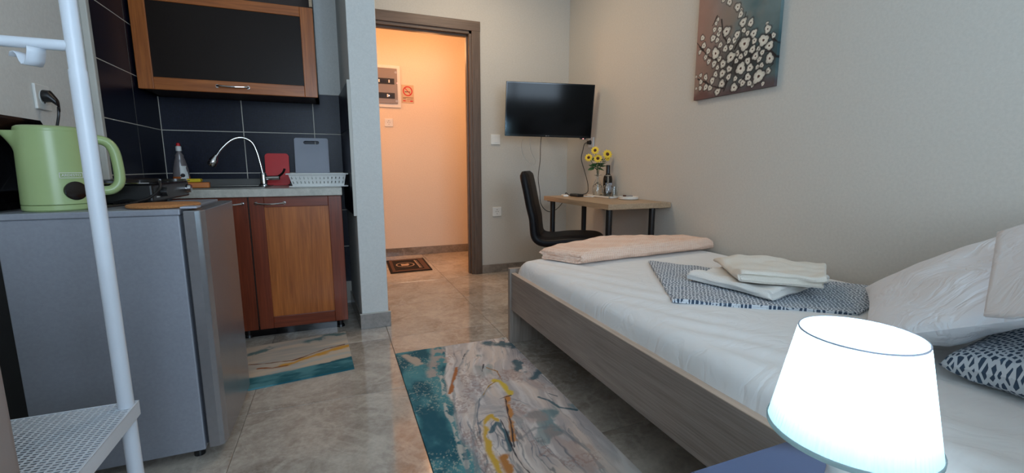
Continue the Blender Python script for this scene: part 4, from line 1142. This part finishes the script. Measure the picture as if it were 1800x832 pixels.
# tray + things on desk
Zd = .7172
t = thing('serving_tray', 'small white tray carrying glasses, vase and bottle on the desk', 'tray', (1.905, 2.88, Zd))
Rz = math.radians(0)
MB().box((-.065, -.15, 0), (.085, .15, .006)).build('tray_base', M['ceram'], t, bev=.002)
MB().box((-.07, -.155, .003), (-.063, .155, .014)).box((.083, -.155, .003), (.09, .155, .014)).box((-.07, -.155, .003), (.09, -.148, .014)).box((-.07, .148, .003), (.09, .155, .014)).build('tray_rim', M['ceram'], t, bev=.002)
Zt = Zd+.0065
def glassobj(name, prof, loc, label, cat, th=.0012, group=None):
    inner = [(max(r-th, .0004), z) for r, z in prof]
    m = MB().lathe(prof+inner[::-1], seg=28, cap=False)
    o = m.build(name, M['glass'], loc=loc, smooth=True); return tag(o, label, cat, group)
gp = [(.032, 0), (.038, .02), (.040, .05), (.034, .08), (.012, .098), (.0045, .106), (.004, .15), (.012, .155), (.030, .159), (.0305, .161)]
o = tag(MB().lathe([(.032, .001), (.038, .02), (.040, .05), (.034, .08), (.012, .098), (.0045, .106), (.004, .15), (.030, .159), (.0305, .161), (.001, .162), (.001, .105), (.010, .100), (.033, .078), (.0388, .05), (.0368, .02), (.031, .001)], seg=28, cap=False).build('wine_glass', M['glass'], loc=(1.880, 2.955, Zt), smooth=True), 'upturned wine glass in front of the flower vase on the tray', 'glass', 'upturned wine glasses')
g2 = o.copy(); COL.objects.link(g2); g2.location = (1.895, 2.835, Zt); g2['label'] = 'upturned wine glass in front of the dark bottle on the tray'
glassobj('tumbler', [(.022, 0), (.024, .002), (.028, .075)], (1.955, 2.835, Zt), 'small clear tumbler between wine glass and tray edge', 'glass')
o = MB().lathe([(.033, 0), (.035, .003), (.035, .13), (.031, .15), (.018, .165), (.0145, .175), (.0145, .18)], seg=28).build('bottle_body', M['bottle'], None, smooth=True)
t = thing('wine_bottle', 'dark wine bottle with black neck at the back of the tray', 'bottle', (1.955, 2.93, Zt)); o.parent = t
MB().lathe([(.0155, .172), (.0158, .232), (.014, .236), (.001, .236)], seg=24).build('neck_foil', M['black'], t, smooth=True)
m = MB().grid(lambda u, v: (.0354*math.cos(-2.6+1.6*u), .0354*math.sin(-2.6+1.6*u), .03+.07*v), 12, 2); m.build('label', M['greyp'], t, smooth=True)
# vase with flowers
t = thing('flower_vase', 'slim clear vase holding yellow artificial sunflowers', 'vase', (1.905, 2.995, Zt))
MB().lathe([(.028, 0), (.030, .003), (.030, .09), (.012, .13), (.011, .19), (.014, .195), (.0125, .195), (.0098, .188), (.0105, .13), (.028, .09), (.028, .006), (.001, .005)], seg=28, cap=False).build('vase_body', M['glass'], t, smooth=True)
flw = [(-.055, -.04, .345, .030), (-.085, .0, .292, .030), (-.035, -.05, .285, .032), (.062, -.03, .318, .036), (.075, -.01, .288, .022)]
for (fx, fy, fz, fr) in flw:
    st = MB().tube([(0, 0, .06), (fx*.1, fy*.1, .19), (fx*.6, fy*.6, .19+(fz-.19)*.6), (fx, fy, fz)], .0018, seg=6).build('stem', M['leaf'], t, smooth=True)
    fr *= 1.15
    nd = Vector((-.45+fx*4, -.85, .25)).normalized(); q = nd.to_track_quat('Z', 'Y').to_matrix()
    pm = MB()
    for ring2, rr_, nn_ in ((0, 1, 11), (1, .8, 9)):
        for k in range(nn_):
            a = 2*PI*(k+.5*ring2)/nn_
            def PP(r_, s_, h_): return Vector((fx, fy, fz))+q @ Vector((r_*math.cos(a)-s_*math.sin(a), r_*math.sin(a)+s_*math.cos(a), h_))
            R2 = fr*rr_
            pm.quad(PP(.2*R2, -.08*R2, .002), PP(.6*R2, -.24*R2, .005+.002*ring2), PP(R2, 0, .001+.004*ring2), PP(.6*R2, .24*R2, .005+.002*ring2), PP(.2*R2, .08*R2, .002))
    fo_ = pm.build('flower', M['petal'], t)
    cm = MB().lathe([(.36*fr, 0), (.33*fr, .005), (.001, .008)], seg=14); cm.v = [tuple(Vector((fx, fy, fz))+q @ Vector(v_)) for v_ in cm.v]
    cm.build('flower_centre', M['fcent'], fo_, smooth=True)
rl = random.Random(5)
for k in range(34):
    a = rl.uniform(0, 2*PI); rr = rl.uniform(.01, .06); z = rl.uniform(.205, .30)
    c0 = Vector((rr*math.cos(a)-.01, rr*math.sin(a)*.6, z)); L_ = rl.uniform(.044, .062)
    d = Vector((math.cos(a), math.sin(a)*.6, rl.uniform(-.4, .3))).normalized(); s_ = d.cross(Vector((0, -.5, 1))).normalized()
    MB().quad(c0-d*L_*.5, c0+s_*L_*.3-d*L_*.1, c0+s_*L_*.22+d*L_*.25, c0+d*L_*.6).quad(c0-d*L_*.5, c0+d*L_*.6, c0-s_*L_*.22+d*L_*.25+Vector((0, 0, -.004)), c0-s_*L_*.3-d*L_*.1+Vector((0, 0, -.004))).build('leaf', M['leaf'], t)
# dish with small thing
t = thing('ashtray', 'round white dish near the tray at desk corner', 'dish', (1.925, 2.62, Zd))
MB().lathe([(.055, 0), (.068, .004), (.070, .020), (.066, .0205), (.063, .008), (.001, .006)], seg=40, cap=False).build('dish_body', M['ceram'], t, smooth=True)
MB().cyl((-.03, .02, .0235), (.035, .0, .0235), .0045, seg=10).build('stick', M['panelg'], t)
MB().box((-.032, .005, .021), (-.016, .022, .03)).build('stub', M['fcent'], t)
# power adapter etc
t = thing('power_adapter', 'flat black power adapter on the desk end near the chair', 'adapter', (1.735, 3.02, Zd))
MB().box((-.03, -.06, 0), (.03, .06, .022)).build('case', M['black'], t, bev=.008, seg=3)
o = MB().box((-.02, -.05, 0), (.02, .05, .012)).build('remote_control', M['plastic_w'], loc=(1.675, 3.10, Zd), bev=.004, seg=3); tag(o, 'small white remote control left of the black adapter', 'remote'); o.rotation_euler = (0, 0, -.3)
o = MB().tube([(1.76, 2.98, .722), (1.80, 2.96, .7205), (1.835, 2.93, .7205), (1.80, 2.9, .7205)], .0028, seg=8).build('white_cord', M['plastic_w'], smooth=True); tag(o, 'short white cord between adapter and tray on the desk', 'cord')

# ------------------------------------------------------------------ TV
t = thing('television', 'black flat television on a wall arm in the far corner', 'television', (1.624, 3.284, 1.392))
ty, tt, tr_ = .28, .134, -.022
n_ = Vector((-math.sin(ty)*math.cos(tt), -math.cos(ty)*math.cos(tt), -math.sin(tt)))
rt = Vector((math.cos(ty), -math.sin(ty), 0)); up = rt.cross(-n_)
r2 = math.cos(tr_)*rt+math.sin(tr_)*up; u2 = -math.sin(tr_)*rt+math.cos(tr_)*up
MT = Matrix((( r2.x, -n_.x, u2.x, 0), (r2.y, -n_.y, u2.y, 0), (r2.z, -n_.z, u2.z, 0), (0, 0, 0, 1)))   # local x right, y into wall, z up
W2, H2 = .355, .209
def tvp(m): m.v = [tuple(MT @ Vector(v_)) for v_ in m.v]; return m
tvp(MB().box((-W2, .0, -H2), (W2, .035, H2))).build('housing', M['blackgl'], t, bev=.003)
tvp(MB().box((-W2+.009, -.0012, -H2+.018), (W2-.009, 0, H2-.009))).build('screen', M['screen'], t)
tvp(MB().box((-W2*.6, .035, -H2*.8), (W2*.6, .055, H2*.4))).build('back_cover', M['black'], t, bev=.006)
tvp(MB().box((.265, -.001, -H2-.010), (.315, .02, -H2+.001))).build('receiver', M['black'], t)
tvp(MB().box((.286, -.003, -H2-.007), (.294, -.001, -H2-.002))).build('standby_light', M['led'], t)
tv = t
# wall arm (world coordinates relative to the television)
o = tvp(MB().box((-.05, .055, -.06), (.05, .065, .06))); o.build('mount_plate', M['black'], t)
MB().tube([(0.02, .05, 0), (.10, .20, 0), (.10, .425, 0)], .012, seg=10, sub=1).build('wall_arm', M['black'], t)
MB().box((.06, .415, -.10), (.14, .4255, .10)).build('wall_plate', M['black'], t)
ring_m = MB().lathe([(.0045, 0), (.0045, .0008), (.001, .0008)], seg=18, M=Matrix.Rotation(math.radians(90), 4, 'X'), c=(-.018, -.0005, -H2+.0095)); tvp(ring_m).build('logo_disc', M['panelg'], t)
text('lettering', 'LG', .011, M['panelg'], t, MT @ Matrix.Translation((.0, -.0008, -H2+.0095)) @ Matrix.Rotation(PI/2, 4, 'X'))
# right wall socket and plug and cables
socket('wall_socket', 'white socket on the right wall under the television corner', (XR, 3.29, 1.15), math.radians(-90))
t = thing('plug', 'black plug in the right wall socket below the television', 'plug', (XR-.0108, 3.29, 1.15))
MB().cyl((0, 0, 0), (-.028, 0, -.002), .019, .014, seg=18).build('plug_body', M['black'], t, smooth=True)
o = MB().tube([(-.024, 0, -.002), (-.055, 0, -.012), (-.075, -.01, -.06), (-.095, -.02, -.14), (-.085, -.06, -.24), (-.10, -.14, -.34), (-.15, -.22, -.405), (-.235, -.262, -.42), (-.255, -.27, -.422)], .003, seg=8)
o.build('cord', M['black'], t, smooth=True)
o = MB().tube([(1.60, 3.38, 1.22), (1.60, 3.40, 1.12), (1.575, 3.35, 1.0), (1.535, 3.30, .86), (1.528, 3.25, .74), (1.53, 3.24, .66), (1.58, 3.26, .60), (1.64, 3.27, .58), (1.70, 3.26, .61), (1.74, 3.23, .68), (1.745, 3.215, .735), (1.745, 3.16, .722), (1.74, 3.083, .724)], .003, seg=8)
o = o.build('power_cord', M['black'], smooth=True); attach(o, tv)
o = MB().tube([(1.46, 3.42, 1.20), (1.47, 3.50, 1.13), (1.50, 3.53, 1.05), (1.55, 3.54, .99), (1.60, 3.54, .965), (1.61, 3.52, 1.0), (1.56, 3.50, 1.08), (1.53, 3.47, 1.19)], .0025, seg=8).build('aerial_cord', M['trimw'], smooth=True)
attach(o, tv)

# ------------------------------------------------------------------ painting
FLOWERS = [(1.918, 1.664, 0.022), (1.796, 1.571, 0.028), (1.685, 1.561, 0.025), (1.666, 1.608, 0.017), (1.65, 1.527, 0.02), (1.642, 1.466, 0.022), (1.696, 1.392, 0.029), (1.808, 1.452, 0.026), (1.878, 1.523, 0.024), (1.984, 1.566, 0.025), (1.856, 1.768, 0.017), (1.814, 1.681, 0.02), (1.767, 1.666, 0.017), (1.911, 1.81, 0.016), (1.745, 1.608, 0.016), (1.846, 1.629, 0.017), (1.861, 1.606, 0.014), (1.738, 1.572, 0.014), (1.782, 1.619, 0.012), (1.806, 1.64, 0.012), (1.745, 1.532, 0.017), (1.709, 1.527, 0.013), (1.724, 1.495, 0.016), (1.701, 1.475, 0.013), (1.769, 1.481, 0.015), (1.751, 1.444, 0.018), (1.784, 1.523, 0.012), (1.813, 1.512, 0.014), (1.838, 1.533, 0.013), (1.839, 1.496, 0.013), (1.927, 1.499, 0.018), (1.883, 1.464, 0.016), (1.927, 1.449, 0.02), (1.974, 1.453, 0.015), (1.883, 1.423, 0.016), (1.926, 1.395, 0.021), (1.995, 1.423, 0.016), (1.953, 1.357, 0.017), (1.842, 1.362, 0.019), (1.76, 1.401, 0.017), (1.789, 1.375, 0.015), (1.747, 1.368, 0.014), (1.838, 1.406, 0.013), (1.964, 1.487, 0.012), (1.99, 1.513, 0.016), (2.03, 1.533, 0.012), (2.055, 1.562, 0.014), (2.039, 1.591, 0.015), (2.074, 1.629, 0.015), (2.087, 1.674, 0.014), (2.101, 1.599, 0.011), (1.918, 1.576, 0.015), (1.954, 1.603, 0.013), (1.956, 1.533, 0.014), (1.881, 1.574, 0.013), (1.978, 1.635, 0.012), (2.009, 1.653, 0.015), (1.972, 1.665, 0.012), (1.965, 1.686, 0.013), (2.002, 1.696, 0.013), (1.983, 1.742, 0.01), (1.994, 1.726, 0.01), (1.898, 1.612, 0.013), (2.084, 1.468, 0.011), (2.045, 1.45, 0.014), (2.08, 1.431, 0.013), (2.082, 1.397, 0.011), (2.04, 1.395, 0.014), (2.008, 1.386, 0.014), (2.118, 1.466, 0.007), (2.113, 1.399, 0.007), (1.831, 1.746, 0.01), (1.833, 1.725, 0.015), (1.686, 1.504, 0.012), (1.684, 1.443, 0.012), (1.645, 1.408, 0.013), (1.631, 1.57, 0.011), (1.672, 1.635, 0.008), (1.707, 1.439, 0.011), (1.954, 1.833, 0.01), (1.805, 1.387, 0.011), (1.728, 1.356, 0.011), (1.668, 1.352, 0.009)]
BRANCH = [[(2.133, 1.657), (2.032, 1.56), (1.959, 1.518)], [(1.957, 1.734), (1.936, 1.64), (1.882, 1.577)], [(1.989, 1.762), (2.02, 1.72)], [(1.856, 1.558), (1.823, 1.611), (1.803, 1.725)], [(1.773, 1.479), (1.74, 1.519), (1.65, 1.578), (1.599, 1.52)], [(1.761, 1.506), (1.642, 1.503), (1.606, 1.466)], [(2.106, 1.453), (1.991, 1.393), (1.911, 1.367)], [(1.91, 1.354), (1.87, 1.449), (1.847, 1.544)], [(1.814, 1.351), (1.774, 1.419)], [(1.622, 1.436), (1.672, 1.4)]]
def paint_col(u, v):
    y = 2.128-.522*u; z = 1.332+.85*v
    n1 = fbm(y*5, z*4, 91, 5); n2 = fbm(y*14, z*14, 95, 4)
    left = sm(1.80, 2.12, y+(n1-.5)*.25)
    c = L3(108, 128, 128)*(1-left[..., None])+L3(156, 122, 108)*left[..., None]
    pk = (sm(.55, .75, n1)*.6)[..., None]; c = c*(1-pk)+L3(140, 126, 112)*pk
    tl_ = 1.3*(sm(.42, .7, fbm(y*6+9, z*6, 97, 4))*sm(1.95, 1.7, y)*.6)[..., None]; c = c*(1-tl_)+L3(62, 98, 104)*tl_
    dk = np.exp(-(((y-1.79)/.22)**2+((z-1.48)/.16)**2))*.92*sm(.15, .5, n2); c = c*(1-dk[..., None])+L3(34, 36, 38)*dk[..., None]
    rd = (sm(1.42, 1.34, z+(n2-.5)*.08)*.7)[..., None]; c = c*(1-rd)+L3(84, 52, 54)*rd
    c = c*(.85+.3*n2[..., None])
    for k, bpts in enumerate(BRANCH): c = stroke(c, y, z, bpts, .005, L3(30, 26, 28), 100+k, 2, .6, .95)
    rs = random.Random(3)
    extra = [(1.70+rs.uniform(-.09, .2), 1.86+rs.uniform(-.02, .25), rs.uniform(.010, .018)) for _ in range(14)]
    for (fy, fz, r) in sorted(FLOWERS+extra, key=lambda q: q[2]):
        if fy > 2.128 or fy < 1.606: continue
        r = r*1.22
        i0 = max(0, int((2.128-fy-2*r)/.522*(u.shape[0]-1))); i1 = min(u.shape[0], int((2.128-fy+2*r)/.522*(u.shape[0]-1))+2)
        j0 = max(0, int((fz-2*r-1.332)/.85*(u.shape[1]-1))); j1 = min(u.shape[1], int((fz+2*r-1.332)/.85*(u.shape[1]-1))+2)
        if i1 <= i0 or j1 <= j0: continue
        yy = (y[i0:i1, j0:j1]-fy)*rs.uniform(1.0, 1.25); zz = (z[i0:i1, j0:j1]-fz)*rs.uniform(.95, 1.15); yy = yy+zz*rs.uniform(-.2, .2); d = np.hypot(yy, zz); th = np.arctan2(zz, yy); ph = rs.uniform(0, 6.28)
        pr = r*(.80+.20*np.abs(np.cos(2.5*th+ph))**.7)*(1+.10*np.sin(3*th+2*ph)); mk = 1-sm(.9, 1.04, d/pr)
        halo = (1-sm(1.0, 1.6, d/pr))*.8
        sub = c[i0:i1, j0:j1]; sub = sub*(1-halo[..., None])+L3(44, 40, 42)*halo[..., None]
        pet = L3(228, 222, 206)*(1-.5*sm(.25, 1, d/pr)[..., None]*(n2[i0:i1, j0:j1, None]*1.2))
        vn = (np.abs(np.sin(2.5*th+ph)) < .14)*sm(.2, .5, d/pr)*.3; pet = pet*(1-vn[..., None])+L3(120, 110, 100)*vn[..., None]
        ce = 1-sm(.14, .34, d/pr); pet = pet*(1-ce[..., None])+L3(70, 34, 28)*ce[..., None]
        c[i0:i1, j0:j1] = sub*(1-mk[..., None])+pet*mk[..., None]
    return c
t = thing('canvas_painting', 'unframed canvas painting of white blossom on teal and pink', 'painting', (2.0, 1.867, 1.332))
o = painted('painted_front', (1.999-2.0, 2.128-1.867, 0), (0, -.522, 0), (0, 0, .85), 300, 460, paint_col, M['canvas'], t, .02, (-1, 0, 0))
print('done', len(bpy.data.objects), 'objects', sum(len(m_.polygons) for m_ in bpy.data.meshes))
